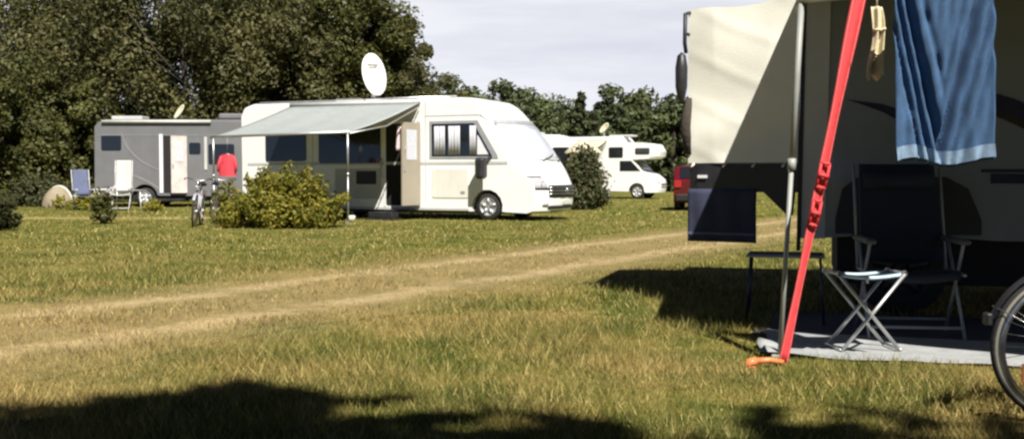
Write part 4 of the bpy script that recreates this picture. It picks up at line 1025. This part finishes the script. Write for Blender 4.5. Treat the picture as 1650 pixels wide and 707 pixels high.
# groundsheet
m = MB(); O_ = Vector((1.50, 6.62, 0))
def gf(u, v):
    p = O_+TT*(3.9*u)+NI*(1.0*v); e = math.exp(-u*26); ev = math.exp(-v*14)
    z = .012+.05*e*(.6+.4*sin(v*19))+.008*sin(u*41+v*9)*ev+.01*abs(sin(u*17+v*3))*ev+.006*sin(u*9)*sin(v*8)
    return (p.x+.03*sin(v*13)*e, p.y+.02*sin(u*30)*ev, max(.008, z))
m.grid(gf, 80, 40, thick=(0,0,-.005)); gs = m.build('groundsheet', M['mat']); tag(gs, 'pale grey groundsheet spread under the awning', 'groundsheet')

m = MB(); m.grid(lambda u, v: tuple(O_+TT*(-.1+4.1*u)+NI*(.96+1.35*v)+Vector((.02*sin(v*9),.03*sin(u*14)*(1-v),.008+.004*sin(u*23)*sin(v*7)))), 50, 16, thick=(0,0,-.004))  # dark sheet added so the sunlit ground here reads as shade
shade_sheet = m.build('groundsheet', M['navycloth']); tag(shade_sheet, 'dark navy sheet added as painted shade behind the pale groundsheet', 'groundsheet')
# folding stool
stl = thing('camp_stool', 'small folding stool with crossed metal legs and pale blue edge', 'stool', (2.21, 6.88, .014), R(3))
m = MB(); m.grid(lambda u, v: ((u-.5)*.40, (v-.5)*.23, .475-.035*sin(PI*u)), 8, 6, thick=(0,0,-.006)); m.build('seat', M['chaircloth'], stl)
for y in (-.117, .117):
    m = MB(); m.tube([((u-.5)*.42, y, .478-.022*sin(PI*u)) for u in [i/8 for i in range(9)]], .011, 8); m.build('seat_edge', M['stoolcloth'], stl)
for y in (-.13, .13):
    for sg in (-1, 1):
        m = MB(); m.tube([(-sg*.205, y+.012*sg, .482), (sg*.19, y+.012*sg, .005)], .0115, 8); m.lathe([(.016,-.014),(.02,0),(.016,.014)], 10, 'y', (-sg*.205, y, .482)); m.build('leg', M['alu'], stl)
for sg in (-1, 1):
    m = MB(); m.tube([(sg*.19,-.13,.012),(sg*.19,.13,.012)], .010, 8); m.build('cross_bar', M['alu'], stl); m = MB(); m.tube([(sg*.205,-.13,.482),(sg*.205,.13,.482)], .011, 8); m.build('seat_rail', M['alu'], stl)
m = MB(); m.tube([(-.03,-.125,.465),(-.025,-.127,.425)], .008, 6); m.build('strap_end', M['blind'], stl)
# recliner chair
cc = folding_chair('dark navy padded reclining chair in the shade of the awning', (2.72, 7.50, .014), R(-8), M['chaircloth'], M['greypaint'], 1.17, .60, arm=M['armgrey'], pad=.06, seat_h=.43, recl=.24)
m = MB(); m.tube([(-.24,.40,1.05),(.24,.40,1.05)], .055, 10); m.build('headrest', M['chaircloth'], cc)
# side table
tb2 = thing('camping_table', 'small folding table with thin grey rim beside the red strap', 'table', (2.06, 8.25, 0), R(-15))
m = MB(); m.box(-.27,.27,-.2,.2,.50,.515,.004); m.build('tabletop', M['navycloth'], tb2)
m = MB(); 
for y in (-.2,.2): m.tube([(-.27,y,.507),(.27,y,.507)], .011, 6)
for x in (-.27,.27): m.tube([(x,-.2,.507),(x,.2,.507)], .011, 6)
m.build('rim', M['greypaint'], tb2)
for x in (-.25,.25):
    for y in (-.18,.18): m = MB(); m.tube([(x,y,.5),(x*1.12,y*1.05,0)], .009, 6); m.build('leg', M['navy'], tb2)
